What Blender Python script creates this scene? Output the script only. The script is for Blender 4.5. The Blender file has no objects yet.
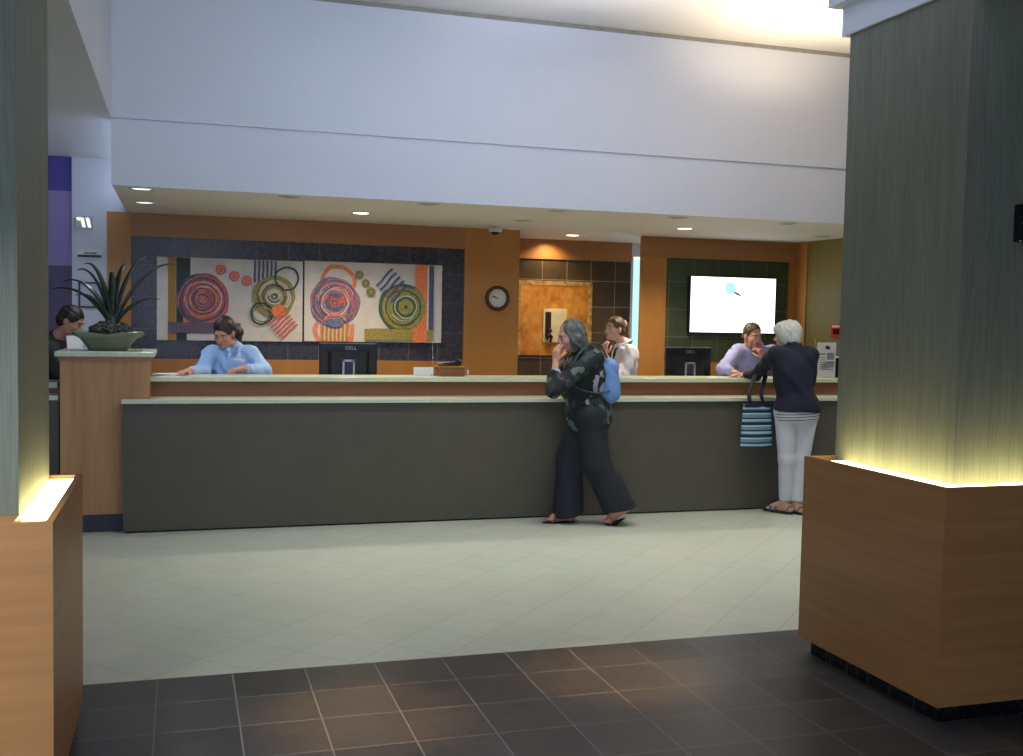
import bpy, bmesh, math, random
import numpy as np
from mathutils import Vector, Matrix
random.seed(4)
SC = bpy.context.scene
COL = SC.collection

# ------------------------------------------------------------------ camera
F_PX = 1061.4
CAM = np.array([0.0, 0.0, 1.62])
yaw, pitch, roll = 0.302224, 0.055327, -0.019864
_f = np.array([math.sin(yaw)*math.cos(pitch), math.cos(yaw)*math.cos(pitch), -math.sin(pitch)])
_r = np.array([math.cos(yaw), -math.sin(yaw), 0.0])
_d = np.cross(_f, _r)
R_ = math.cos(roll)*_r + math.sin(roll)*_d
D_ = -math.sin(roll)*_r + math.cos(roll)*_d
def at(px, py, Y):
    """a point of the place, seen at that spot of the photograph, at distance Y"""
    d = _f + R_*((px-511.5)/F_PX) + D_*((py-378)/F_PX)
    return CAM + d*(Y/d[1])
cd = bpy.data.cameras.new('camera'); cam = bpy.data.objects.new('camera', cd); COL.objects.link(cam)
m = Matrix(((R_[0], -D_[0], -_f[0]), (R_[1], -D_[1], -_f[1]), (R_[2], -D_[2], -_f[2]))).to_4x4()
m.translation = Vector(CAM); cam.matrix_world = m
cd.sensor_fit = 'HORIZONTAL'; cd.sensor_width = 36; cd.lens = 36*F_PX/1023; cd.clip_end = 200
SC.camera = cam

# ------------------------------------------------------------------ materials
def lin(c):
    return tuple(((v/255)/12.92 if v/255 <= .04045 else ((v/255+.055)/1.055)**2.4) for v in c) + (1,)
class NT:
    def __init__(s, name):
        s.m = bpy.data.materials.new(name); s.m.use_nodes = True
        s.t = s.m.node_tree; s.b = s.t.nodes['Principled BSDF']
    def n(s, typ, **kw):
        nd = s.t.nodes.new(typ)
        for k, v in kw.items():
            if k[0] == 'i' and k[1:].isdigit(): nd.inputs[int(k[1:])].default_value = v
            else: setattr(nd, k, v)
        return nd
    def l(s, a, b): s.t.links.new(a, b)
    def math(s, op, a, b=None):
        nd = s.n('ShaderNodeMath', operation=op)
        for i, v in enumerate((a, b)):
            if v is None: continue
            if isinstance(v, (int, float)): nd.inputs[i].default_value = v
            else: s.l(v, nd.inputs[i])
        return nd.outputs[0]
    def mix(s, fac, a, b, bt='MIX'):
        nd = s.n('ShaderNodeMix', data_type='RGBA', blend_type=bt)
        for k, v in ((0, fac), (6, a), (7, b)):
            if isinstance(v, (tuple, float, int)): nd.inputs[k].default_value = v
            else: s.l(v, nd.inputs[k])
        return nd.outputs[2]
    def ramp(s, fac, stops):
        nd = s.n('ShaderNodeValToRGB'); e = nd.color_ramp.elements
        while len(e) < len(stops): e.new(.5)
        for el, (p, c) in zip(e, stops): el.position = p; el.color = c
        s.l(fac, nd.inputs[0]); return nd.outputs[0]
    def pos(s, scale=(1, 1, 1), obj=False):
        o = s.n('ShaderNodeTexCoord').outputs['Object'] if obj else s.n('ShaderNodeNewGeometry').outputs['Position']
        mp = s.n('ShaderNodeMapping'); mp.inputs['Scale'].default_value = scale
        s.l(o, mp.inputs[0]); return mp.outputs[0]
    def noise(s, vec, scale, detail=4, rough=.5):
        nd = s.n('ShaderNodeTexNoise'); nd.inputs['Scale'].default_value = scale
        nd.inputs['Detail'].default_value = detail; nd.inputs['Roughness'].default_value = rough
        s.l(vec, nd.inputs[0]); return nd.outputs[0]
    def bump(s, h, strength=.2, dist=.01):
        nd = s.n('ShaderNodeBump'); nd.inputs['Strength'].default_value = strength; nd.inputs['Distance'].default_value = dist
        s.l(h, nd.inputs['Height']); s.l(nd.outputs[0], s.b.inputs['Normal'])
    def col(s, c):
        if isinstance(c, tuple): s.b.inputs['Base Color'].default_value = c
        else: s.l(c, s.b.inputs['Base Color'])
    def set(s, rough=.5, metal=0, spec=.5):
        s.b.inputs['Roughness'].default_value = rough; s.b.inputs['Metallic'].default_value = metal
        s.b.inputs['Specular IOR Level'].default_value = spec; return s
def plain(name, rgb, rough=.55, metal=0, var=.12, scale=14, spec=.5, bump=0):
    t = NT(name).set(rough, metal, spec); c = lin(rgb)
    v = t.noise(t.pos(obj=True), scale, 3)
    lo = tuple(x*(1-var) for x in c[:3])+(1,); hi = tuple(min(1, x*(1+var)) for x in c[:3])+(1,)
    t.col(t.ramp(v, [(.3, lo), (.7, hi)]))
    if bump: t.bump(v, bump, .004)
    return t.m
def emit(name, rgb, strength):
    t = NT(name); t.col((0, 0, 0, 1)); t.b.inputs['Emission Color'].default_value = lin(rgb)
    t.b.inputs['Emission Strength'].default_value = strength; t.set(.4); return t.m
def wood(name, dark, light, scale=(1.2, 30, 1.2), rough=.38, spec=.4):
    t = NT(name).set(rough, 0, spec)
    g = t.noise(t.pos(scale), 2.2, 6, .6); b = t.noise(t.pos(tuple(s*.35 for s in scale)), 1.7, 2)
    f = t.math('ADD', t.math('MULTIPLY', g, .65), t.math('MULTIPLY', b, .35))
    t.col(t.ramp(f, [(.33, lin(dark)), (.66, lin(light))])); return t.m
def tiles(name, base, alt, grout, pitch, u, v, gw, rough, o=(0, 0), rot=0, cloud=(0, 0, 0), spec=.5, gdepth=.3, rvar=.25):
    """square tiles; u, v: which axes of the place the grid runs along"""
    t = NT(name).set(rough, 0, spec)
    p = t.n('ShaderNodeNewGeometry').outputs['Position']
    if rot:
        mp = t.n('ShaderNodeVectorRotate', rotation_type='Z_AXIS'); mp.inputs['Angle'].default_value = rot
        t.l(p, mp.inputs[0]); p = mp.outputs[0]
    sx = t.n('ShaderNodeSeparateXYZ'); t.l(p, sx.inputs[0])
    def ax(k, off):
        q = t.math('DIVIDE', t.math('SUBTRACT', sx.outputs['XYZ'.index(k)], off), pitch)
        fr = t.math('FRACT', q); e = t.math('ABSOLUTE', t.math('SUBTRACT', fr, .5))
        return t.math('FLOOR', q), t.math('GREATER_THAN', e, .5-gw/pitch/2)
    fu, gu = ax(u, o[0]); fv, gv = ax(v, o[1]); g = t.math('MAXIMUM', gu, gv)
    cb = t.n('ShaderNodeCombineXYZ'); t.l(fu, cb.inputs[0]); t.l(fv, cb.inputs[1])
    wn = t.n('ShaderNodeTexWhiteNoise', noise_dimensions='3D'); t.l(cb.outputs[0], wn.inputs[0])
    n1 = t.noise(t.pos(), 5, 5, .6); n2 = t.noise(t.pos((1, 1, 1)), 24, 4, .6)
    f = t.math('ADD', t.math('MULTIPLY', wn.outputs[0], rvar), t.math('ADD', t.math('MULTIPLY', n1, .45), t.math('MULTIPLY', n2, .3)))
    c = t.ramp(f, [(.25, lin(base)), (.75, lin(alt))])
    t.col(t.mix(g, c, lin(grout)))
    t.bump(t.math('SUBTRACT', t.math('MULTIPLY', n2, .3), g), gdepth, .004)
    t.l(t.math('ADD', t.math('MULTIPLY', g, .3), t.math('ADD', rough-.06, t.math('MULTIPLY', n2, .15))), t.b.inputs['Roughness'])
    return t.m
def fabric_wall(name, dark, light, rough=.6):
    t = NT(name).set(rough, 0, .35)
    a = t.noise(t.pos((60, 60, 1.6)), 2.6, 5, .65); b = t.noise(t.pos((9, 9, .5)), 2.0, 3)
    f = t.math('ADD', t.math('MULTIPLY', a, .7), t.math('MULTIPLY', b, .3))
    t.col(t.ramp(f, [(.32, lin(dark)), (.68, lin(light))])); t.bump(a, .25, .004); return t.m
def brush(name, rgb, rgb2, scale=40):
    t = NT(name).set(.6); n = t.noise(t.pos((1, 1, 1)), scale, 5, .7)
    t.col(t.ramp(n, [(.35, lin(rgb)), (.68, lin(rgb2))])); return t.m

M = {}
M['white'] = plain('white_paint', (214, 216, 224), .7, var=.02, scale=1.5)
M['soffit'] = plain('warm_white_paint', (220, 215, 208), .75, var=.02, scale=1.5)
M['ceil'] = plain('ceiling_paint', (222, 219, 216), .8, var=.02, scale=1.5)
M['lavender'] = plain('lavender_wall', (150, 134, 184), .7, var=.04, scale=3)
M['violet'] = plain('violet_band', (84, 78, 156), .7, var=.05, scale=3)
M['mauve'] = plain('mauve_dado', (92, 84, 112), .7, var=.05, scale=3)
M['wallwood'] = wood('cherry_panelling', (168, 112, 52), (188, 130, 66), (2.2, 2.2, .35))
M['wallwood_h'] = wood('cherry_header', (154, 106, 64), (176, 126, 80), (.35, 2, 2.4))
M['basewood'] = wood('pillar_base_veneer', (152, 104, 58), (172, 122, 72), (.6, .6, 12), .42)
M['podwood'] = wood('podium_veneer', (160, 116, 72), (194, 148, 98), (7, 7, .5), .45)
M['riser'] = wood('riser_veneer', (112, 72, 46), (142, 94, 60), (.6, 2, 8), .45)
M['top'] = plain('cream_worktop', (206, 212, 186), .3, var=.05, scale=30)
M['laminate'] = plain('dark_laminate', (86, 82, 72), .42, var=.04, scale=7, spec=.35)
M['kick'] = plain('navy_kick', (50, 52, 72), .5, var=.1)
M['gap'] = plain('dark_joint', (22, 22, 20), .8)
M['slate'] = tiles('slate_floor_tile', (52, 51, 50), (80, 77, 74), (124, 121, 116), .3205, 'X', 'Y', .0065, .33, (-.096, 4.86), rvar=.3)
M['cream'] = tiles('cream_floor_tile', (186, 190, 176), (204, 206, 192), (170, 170, 154), .3205, 'X', 'Y', .004, .34, (-1.947, 3.35), rot=math.pi/4, gdepth=.08, rvar=.12)
M['plinth'] = tiles('black_plinth_tile', (10, 10, 11), (22, 22, 24), (66, 78, 90), .16, 'Y', 'Z', .005, .25, (.03, -.05))
M['wtile'] = tiles('slate_wall_tile', (54, 53, 62), (70, 68, 78), (118, 112, 112), .2935, 'X', 'Z', .006, .26, (.973, 2.054), rvar=.3)
M['ntile'] = tiles('bronze_wall_tile', (52, 44, 34), (88, 74, 54), (150, 138, 116), .2935, 'X', 'Z', .006, .3, (3.86, 2.072), rvar=.3)
M['ttile'] = tiles('green_wall_tile', (56, 66, 48), (84, 94, 68), (122, 130, 106), .2935, 'X', 'Z', .005, .3, (4.955, 2.054), rvar=.3)
M['pillar'] = fabric_wall('pillar_wallcovering', (98, 101, 86), (126, 129, 113))
M['olive'] = fabric_wall('olive_wallcovering', (112, 100, 46), (132, 118, 60))
M['black'] = plain('black_plastic', (20, 21, 25), .4)
M['blackg'] = plain('black_gloss', (12, 12, 15), .2)
M['silver'] = plain('silver_plastic', (176, 182, 192), .35, .6)
M['chrome'] = plain('chrome', (200, 200, 205), .15, 1, var=.02)
M['paper'] = plain('white_paper', (232, 230, 230), .8, var=.02)
M['red'] = plain('red_plastic', (178, 22, 24), .6, var=.05, spec=.2)
M['darkred'] = plain('dark_red_plastic', (84, 14, 16), .9, spec=.05)
M['canvas'] = brush('canvas_cream', (206, 196, 182), (222, 213, 200), 6)
M['strip'] = emit('warm_light_strip', (255, 240, 170), 11)
M['lamp'] = emit('downlight_lens', (255, 238, 210), 9)
M['dimlamp'] = emit('dim_downlight_lens', (240, 244, 255), 1.3)
M['offlamp'] = plain('unlit_lens', (210, 208, 204), .15)
M['trimring'] = plain('lamp_trim', (190, 188, 184), .35)
M['screen'] = emit('white_screen', (250, 255, 255), 2.6)
M['screen_blue'] = emit('pale_blue_screen_mark', (176, 228, 244), 1.25)
M['screen_cyan'] = emit('cyan_screen_mark', (226, 248, 253), 1.7)
M['screen_dark'] = emit('navy_screen_mark', (70, 70, 120), .7)
M['cyan_pane'] = emit('bright_cyan_pane', (196, 246, 250), 1.1)
M['sign_lit'] = emit('lit_sign_white', (255, 255, 225), 1.4)

# ------------------------------------------------------------------ mesh tools
LOC = {}
def setp(o, label=None, cat=None, group=None, kind=None):
    if label: o['label'] = label
    if cat: o['category'] = cat
    if group: o['group'] = group
    if kind: o['kind'] = kind
    return o
def thing(name, label, cat, loc, group=None):
    o = bpy.data.objects.new(name, None); COL.objects.link(o); o.location = loc
    o.empty_display_size = .1; LOC[o.name] = Vector(loc)
    return setp(o, label, cat, group)
def link_mesh(name, me, parent=None, base=None):
    """me holds coordinates of the place; the object's origin goes to its thing's base"""
    o = bpy.data.objects.new(name, me); COL.objects.link(o)
    if parent is not None:
        b = LOC[parent.name]; me.transform(Matrix.Translation(-b)); o.parent = parent; LOC[o.name] = b
    else:
        if base is None:
            co = np.array([v.co for v in me.vertices])
            base = ((co[:, 0].min()+co[:, 0].max())/2, (co[:, 1].min()+co[:, 1].max())/2, co[:, 2].min())
        b = Vector(base); me.transform(Matrix.Translation(-b)); o.location = b; LOC[o.name] = b
    return o
def curve(pts, n=5):
    P = [Vector(p) for p in pts]; P = [P[0]*2-P[1]]+P+[P[-1]*2-P[-2]]; out = []
    for i in range(1, len(P)-2):
        for j in range(n):
            t = j/n; a, b, c, d = P[i-1:i+3]
            out.append(.5*((2*b)+(c-a)*t+(2*a-5*b+4*c-d)*t*t+(3*b-a-3*c+d)*t**3))
    return out+[P[-2]]
class MB:
    def __init__(s): s.bm = bmesh.new()
    def _fin(s, geom, mi, smooth=False):
        for f in geom:
            f.material_index = mi; f.smooth = smooth
    def box(s, x0, x1, y0, y1, z0, z1, mi=0, bev=0, mat=None):
        r = bmesh.ops.create_cube(s.bm, size=1)
        vs = r['verts']
        bmesh.ops.scale(s.bm, vec=(x1-x0, y1-y0, z1-z0), verts=vs)
        bmesh.ops.translate(s.bm, vec=((x0+x1)/2, (y0+y1)/2, (z0+z1)/2), verts=vs)
        fs = {f for v in vs for f in v.link_faces}
        if bev:
            es = list({e for v in vs for e in v.link_edges})
            rr = bmesh.ops.bevel(s.bm, geom=es, offset=bev, segments=2, affect='EDGES', profile=.5)
            fs = {f for f in s.bm.faces if f in set(rr['faces'])} | {f for f in fs if f.is_valid}
            vs = list({v for f in fs for v in f.verts})
        for f in fs: f.material_index = mi
        if mat is not None: bmesh.ops.transform(s.bm, matrix=mat, verts=vs)
        return vs
    def prism(s, pts, z0, z1, mi=0, mat=None):
        """polygon in XY extruded along Z"""
        a = [s.bm.verts.new((x, y, z0)) for x, y in pts]; b = [s.bm.verts.new((x, y, z1)) for x, y in pts]
        n = len(pts); fs = [s.bm.faces.new(a[::-1]), s.bm.faces.new(b)]
        fs += [s.bm.faces.new((a[i], a[(i+1) % n], b[(i+1) % n], b[i])) for i in range(n)]
        bmesh.ops.recalc_face_normals(s.bm, faces=fs)
        for f in fs: f.material_index = mi
        if mat is not None: bmesh.ops.transform(s.bm, matrix=mat, verts=a+b)
    def quad(s, pts, mi=0):
        f = s.bm.faces.new([s.bm.verts.new(p) for p in pts]); f.material_index = mi
    def lathe(s, prof, c, seg=28, mi=0, mat=None, smooth=True, caps=True):
        rings = []
        for r, z in prof:
            rings.append([s.bm.verts.new((r*math.cos(2*math.pi*i/seg), r*math.sin(2*math.pi*i/seg), z)) for i in range(seg)])
        fs = []
        for a, b in zip(rings, rings[1:]):
            for i in range(seg):
                fs.append(s.bm.faces.new((a[i], a[(i+1) % seg], b[(i+1) % seg], b[i])))
        if caps and prof[0][0] > 1e-4: fs.append(s.bm.faces.new(rings[0][::-1]))
        if caps and prof[-1][0] > 1e-4: fs.append(s.bm.faces.new(rings[-1]))
        for f in fs: f.material_index = mi; f.smooth = smooth
        vs = [v for r in rings for v in r]
        bmesh.ops.transform(s.bm, matrix=Matrix.Translation(c) @ (mat if mat is not None else Matrix()), verts=vs)
    def tube(s, pts, r, seg=10, mi=0, rr=None, flat=1.0):
        pts = [Vector(p) for p in pts]; rings = []
        up = Vector((0, 0, 1))
        for i, p in enumerate(pts):
            d = (pts[min(i+1, len(pts)-1)]-pts[max(i-1, 0)]).normalized()
            a = d.cross(up)
            if a.length < .05: a = d.cross(Vector((0, 1, 0)))
            a.normalize(); b = a.cross(d)
            q = rr[i] if rr else r
            rings.append([s.bm.verts.new(p+a*q*math.cos(2*math.pi*k/seg)+b*q*flat*math.sin(2*math.pi*k/seg)) for k in range(seg)])
        fs = []
        for a, b in zip(rings, rings[1:]):
            for i in range(seg): fs.append(s.bm.faces.new((a[i], a[(i+1) % seg], b[(i+1) % seg], b[i])))
        fs.append(s.bm.faces.new(rings[0][::-1])); fs.append(s.bm.faces.new(rings[-1]))
        for f in fs: f.material_index = mi; f.smooth = True
        bmesh.ops.recalc_face_normals(s.bm, faces=fs)
    def ball(s, c, r, mi=0, seg=16, mat=None):
        v = bmesh.ops.create_uvsphere(s.bm, u_segments=seg, v_segments=max(8, seg//2), radius=1)['verts']
        R = r if isinstance(r, (tuple, list)) else (r, r, r)
        m_ = Matrix.Translation(c) @ (mat if mat is not None else Matrix()) @ Matrix.Diagonal((*R, 1))
        bmesh.ops.transform(s.bm, matrix=m_, verts=v)
        for f in {f for x in v for f in x.link_faces}: f.material_index = mi; f.smooth = True
    def build(s, name, mats, parent=None, base=None, label=None, cat=None, group=None, kind=None):
        bmesh.ops.recalc_face_normals(s.bm, faces=s.bm.faces[:]) if False else None
        me = bpy.data.meshes.new(name); s.bm.to_mesh(me); s.bm.free()
        for k in (mats if isinstance(mats, (list, tuple)) else [mats]): me.materials.append(M[k] if isinstance(k, str) else k)
        return setp(link_mesh(name, me, parent, base), label, cat, group, kind)
def struct(name, mb, mats): return mb.build(name, mats, kind='structure', base=(0, 0, 0))
ROTX = Matrix.Rotation(math.pi/2, 4, 'X')    # lathe axis +Z -> -Y (towards the lobby)
def text_mesh(txt, size, mat4, depth=.0008):
    cu = bpy.data.curves.new('lettering', 'FONT'); cu.body = txt; cu.size = size; cu.align_x = 'CENTER'; cu.align_y = 'CENTER'; cu.extrude = depth
    o = bpy.data.objects.new('lettering', cu); COL.objects.link(o)
    dg = bpy.context.evaluated_depsgraph_get(); me = bpy.data.meshes.new_from_object(o.evaluated_get(dg))
    bpy.data.objects.remove(o); bpy.data.curves.remove(cu)
    me.transform(mat4); me.materials.clear(); return me
FACE = Matrix.Rotation(math.pi/2, 4, 'X')    # text standing upright, read from the lobby (-Y)

# ------------------------------------------------------------------ the setting
ZC, ZB, ZS = 4.0, 2.99, 2.52            # atrium ceiling, bulkhead edge, counter soffit
YF, YB, YN = 8.15, 10.3, 11.3           # fascia over the counter, panelled wall, niche wall
b = MB()
b.quad([(-6, -3, 0), (9, -3, 0), (9, 4.86, 0), (-6, 4.86, 0)], 0)
b.quad([(-6, 4.86, 0), (9, 4.86, 0), (9, 12.5, 0), (-6, 12.5, 0)], 1)
struct('floor', b, ['slate', 'cream'])
b = MB(); b.box(-.48, 9, -3, YF+.3, ZC, ZC+.1); struct('ceiling', b, 'ceil')
b = MB()                                 # low ceilings either side of the tall hall
b.box(-6, -.6, -3, YB+.1, ZB, ZB+.1); b.box(-.6, -.482, YF+.002, YB+.1, ZB, ZB+.1); b.box(-.482, -.462, YF+.03, YB+.1, ZB, ZB+.1); struct('ceiling_left', b, 'white')
b = MB()
b.box(3.2, 9, -3, 4.4, 3.03, 3.13); struct('ceiling_right', b, 'white')
b = MB(); b.box(-.475, 7.2, YF+.02, 12.4, ZS, ZS+.12); struct('ceiling_counter', b, 'soffit')
b = MB()                                 # fascia with its shadow joint
b.box(-.48, 9, YF, YF+.02, ZS-.0, 2.975); b.box(-.48, 9, YF+.018, YF+.06, 2.97, 3.005)
b.box(-.48, 9, YF, YF+.02, 3.0, 3.965); struct('wall_fascia', b, 'white')
b = MB(); b.box(-.48, 9, YF+.003, YF+.05, 3.965, 4.0); struct('trim_1', b, plain('shadow_joint', (150, 146, 136), .8))
b = MB(); b.box(-.60, -.48, -3, YF, ZB, ZC); struct('wall_bulkhead_left', b, 'white')
b = MB()
b.box(3.07, 3.2, -3, 4.55, 3.025, 3.17); b.box(3.02, 3.2, -3, 4.60, 3.17, 3.25)
b.box(3.2, 9, 4.4, 4.55, 3.025, 3.17); b.box(3.2, 9, 4.4, 4.60, 3.17, 3.25)
struct('wall_bulkhead_right', b, 'white')
# panelled wall behind the desk: timber frame, pilaster
b = MB()
b.box(-.645, -.438, YB, YB+.12, 0, ZS); b.box(-.438, 2.70, YB+.001, YB+.12, 2.31, ZS, 1)
b.box(-.438, 2.70, YB+.001, YB+.12, 0, 1.19)
b.box(2.70, 3.272, YB, YN+.1, 0, ZS, 0)
struct('wall_back', b, ['wallwood', 'wallwood_h'])
b = MB(); b.box(-.438, 2.70, YB+.03, YB+.1, 1.19, 2.31); struct('wall_back_tile', b, 'wtile')
b = MB(); b.box(3.272, 4.935, YN-.02, YN+.1, 2.30, ZS); struct('trim_2', b, 'wallwood_h')
b = MB(); b.box(3.272, 4.935, YN, YN+.1, 0, 2.30); struct('wall_niche', b, 'ntile')
# screen wall on the right
b = MB()
b.box(4.612, 4.91, YB, YB+.03, 0, 2.305); b.box(6.394, 6.48, YB, YB+.03, 0, 2.305)
b.box(4.612, 6.48, YB, YB+.03, 2.305, ZS, 1); b.box(4.91, 6.394, YB+.001, YB+.03, 0, 1.2)
b.box(6.465, 6.48, 10.08, YB, 0, ZS)
struct('wall_screen', b, ['wallwood', 'wallwood_h'])
b = MB(); b.box(4.90, 6.40, YB+.03, YB+.05, 1.19, 2.315); struct('wall_screen_tile', b, 'ttile')
b = MB(); b.box(6.48, 6.6, 8.0, YB+.14, 0, ZS); struct('wall_right', b, 'olive')
b = MB(); b.box(.8, 9, -3.1, -3, 0, ZC); struct('wall_light_block', b, 'white')  # unseen wall, added to keep daylight off the right pillar's front
b = MB(); b.box(8.9, 9, -3, 12.4, 0, ZC); struct('wall_far_right', b, 'white')
# bright doorway in the passage between the niche and the screen wall
b = MB()
b.box(4.935, 4.965, YN, YN+.12, 0, ZS); b.box(4.965, 5.6, YN, YN+.1, 2.36, ZS)
d1 = struct('door_1', b, 'white')
b = MB(); b.box(4.965, 5.6, YN+.03, YN+.05, 0, 2.34); b.build('glass_panel', 'cyan_pane', d1)
b = MB(); b.box(4.965, 5.6, YN+.0, YN+.03, 2.34, 2.365); b.build('bright_bar', 'sign_lit', d1)  # thin glowing bar along the head of the opening
# left end of the hall
b = MB(); b.box(-.937, -.645, YB, YB+.1, 0, ZB); b.box(-.645, -.465, YB, YB+.1, ZS+.0, ZB); struct('wall_left_end', b, 'white')
b = MB()
b.box(-6, -.937, YB+.02, YB+.1, 2.684, ZB, 0); b.box(-6, -.937, YB+.02, YB+.1, 2.02, 2.684, 1); b.box(-6, -.937, YB+.02, YB+.1, 0, 2.02, 2)
struct('wall_left_back', b, ['violet', 'lavender', 'mauve'])
b = MB(); b.box(-6.1, -6, -3, 12.4, 0, ZC); struct('wall_left', b, 'white')

# ------------------------------------------------------------------ the two pillars
def pillar(label, X, Y0, Y1, x_in, y_near, y_far, side, zt):
    """X: face of the wooden base towards the hall; side -1: hall lies at smaller X"""
    W = 1.0
    bx0, bx1 = (X, X+W) if side < 0 else (X-W, X)
    px0, px1 = (X+x_in, X+W-x_in) if side < 0 else (X-W+x_in, X-x_in)
    t = thing('pillar', label, 'pillar', ((bx0+bx1)/2, (Y0+Y1)/2, 0))
    b = MB(); b.box(px0, px1, Y0+y_near, Y1-y_far, .90, zt); b.build('shaft', 'pillar', t)
    b = MB(); th = .022                     # veneered boards around the lit trough
    b.box(bx0, bx0+th, Y0, Y1, .078, .978); b.box(bx1-th, bx1, Y0, Y1, .078, .978)
    b.box(bx0+th, bx1-th, Y0, Y0+th, .078, .978); b.box(bx0+th, bx1-th, Y1-th, Y1, .078, .978)
    b.box(bx0+th, bx1-th, Y0+th, Y1-th, .078, .90)
    b.build('wooden_base', 'basewood', t)
    b = MB(); b.box(bx0+.045, bx1-.045, Y0+.045, Y1-.045, 0, .078); b.build('plinth', 'plinth', t)
    return t, (bx0, bx1, px0, px1)
t, (bx0, bx1, px0, px1) = pillar('green-grey fabric pillar on a warm wooden base at the right, light glowing along its foot',
    2.93, 3.515, 4.53, .155, .147, .03, -1, 3.03)
b = MB(); b.box(bx0+.026, px0-.004, 3.60, 4.42, .955, .966); b.build('light_strip', 'strip', t)
b = MB(); b.box(px0+.0, px1-.06, 3.541, 3.658, .955, .966); b.build('light_strip', 'strip', t)
b = MB(); b.box(bx0+.022, px0, 3.537, 4.508, .93, .9545); b.box(px0, bx1-.022, 3.537, 3.662, .93, .9545); b.build('trough_panel', 'top', t)
t, (bx0, bx1, px0, px1) = pillar('green-grey fabric pillar at the left edge, light panel glowing in its wooden base',
    -.370, 3.45, 4.465, .117, .17, .035, 1, ZB)
b = MB(); b.box(px1+.004, bx1-.026, 3.63, 4.42, .955, .966); b.build('light_strip', 'strip', t)
b = MB(); b.box(px1, bx1-.022, 3.472, 4.443, .93, .9545); b.box(bx0+.022, px1, 3.472, 3.62, .93, .972); b.build('trough_panel', 'basewood', t)
t = thing('wall_box', 'small black box on the right pillar, cut by the edge of the photo', 'box', (3.32, 3.66, 1.96))
P0 = at(1018, 204, 3.64); P1 = at(1018, 242, 3.64); 
b = MB(); b.box(P0[0], P0[0]+.10, 3.625, 3.662, P1[2], P0[2], bev=.006); cs = b.build('casing', 'blackg', t)
b = MB(); b.tube([(P0[0]+.012, 3.625, P1[2]+.077), (P0[0]+.07, 3.612, P1[2]+.079)], .004); b.build('catch', 'chrome', cs)
b = MB(); b.ball((P0[0]+.004, 3.622, P1[2]+.003), .005); b.build('rivet', 'chrome', cs)

# ------------------------------------------------------------------ reception counter
CX0, CX1 = -.412, 6.478
t = thing('reception_counter', 'long dark-fronted reception counter with cream ledges, running across the hall', 'counter', (3.0, 8.5, 0))
b = MB(); b.box(CX0+.012, CX1, YF+.012, 8.24, .014, .953); b.build('front_panel', 'laminate', t)
b = MB(); b.box(CX0+.03, CX1, YF+.03, 8.235, 0, .014); b.build('toe_joint', 'gap', t)
b = MB(); b.prism([(CX0, YF-.02), (CX1, YF-.02), (CX1, 8.50), (-.225, 8.50), (-.225, 8.245), (CX0, 8.245)], .953, .980); b.build('lower_ledge', 'top', t)
b = MB(); b.box(-.215, CX1, 8.49, 8.52, .980, 1.095); b.build('riser', 'riser', t)
b = MB(); b.box(-.25, CX1, 8.45, 8.83, 1.095, 1.132, bev=.006); b.build('upper_top', 'top', t)
b = MB(); b.box(-.2, CX1, 8.52, 8.56, .10, 1.095); b.build('inner_panel', 'podwood', t)
b = MB(); b.box(-.2, CX1, 8.56, 9.12, .72, .75); b.build('worktop', 'top', t)
for x in (.9, 2.6, 4.3, 5.9):
    b = MB(); b.box(x, x+.03, 8.56, 9.08, 0, .72); b.build('support_panel', 'podwood', t)
t = thing('podium', 'tall wooden podium at the left end of the counter, under the potted plant', 'podium', (-.53, 8.6, 0))
b = MB(); b.box(-.835, -.222, 8.26, 8.95, .13, 1.295); b.build('cabinet', 'podwood', t)
b = MB(); b.box(-.83, -.23, 8.265, 8.93, 0, .13); b.build('kick_board', 'kick', t)
b = MB(); b.box(-.845, -.212, 8.25, 8.955, 1.255, 1.288); b.build('rim', 'wallwood_h', t)
b = MB(); b.box(-.868, -.184, 8.225, 8.975, 1.288, 1.325, bev=.006); b.build('top_slab', 'top', t)
t = thing('side_counter', 'grey stretch of counter left of the podium, mostly hidden by the pillar', 'counter', (-1.9, 8.6, 0))
b = MB(); b.box(-2.9, -.85, 8.32, 8.44, 0, .97); b.build('front_panel', 'laminate', t)
b = MB(); b.box(-2.9, -.85, 8.28, 8.52, .97, 1.005); b.build('lower_ledge', 'top', t)
b = MB(); b.box(-2.9, -.85, 8.52, 8.56, 0, 1.045); b.build('riser', 'riser', t)
b = MB(); b.box(-2.9, -.875, 8.49, 8.85, 1.045, 1.085); b.build('upper_top', 'top', t)

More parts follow.
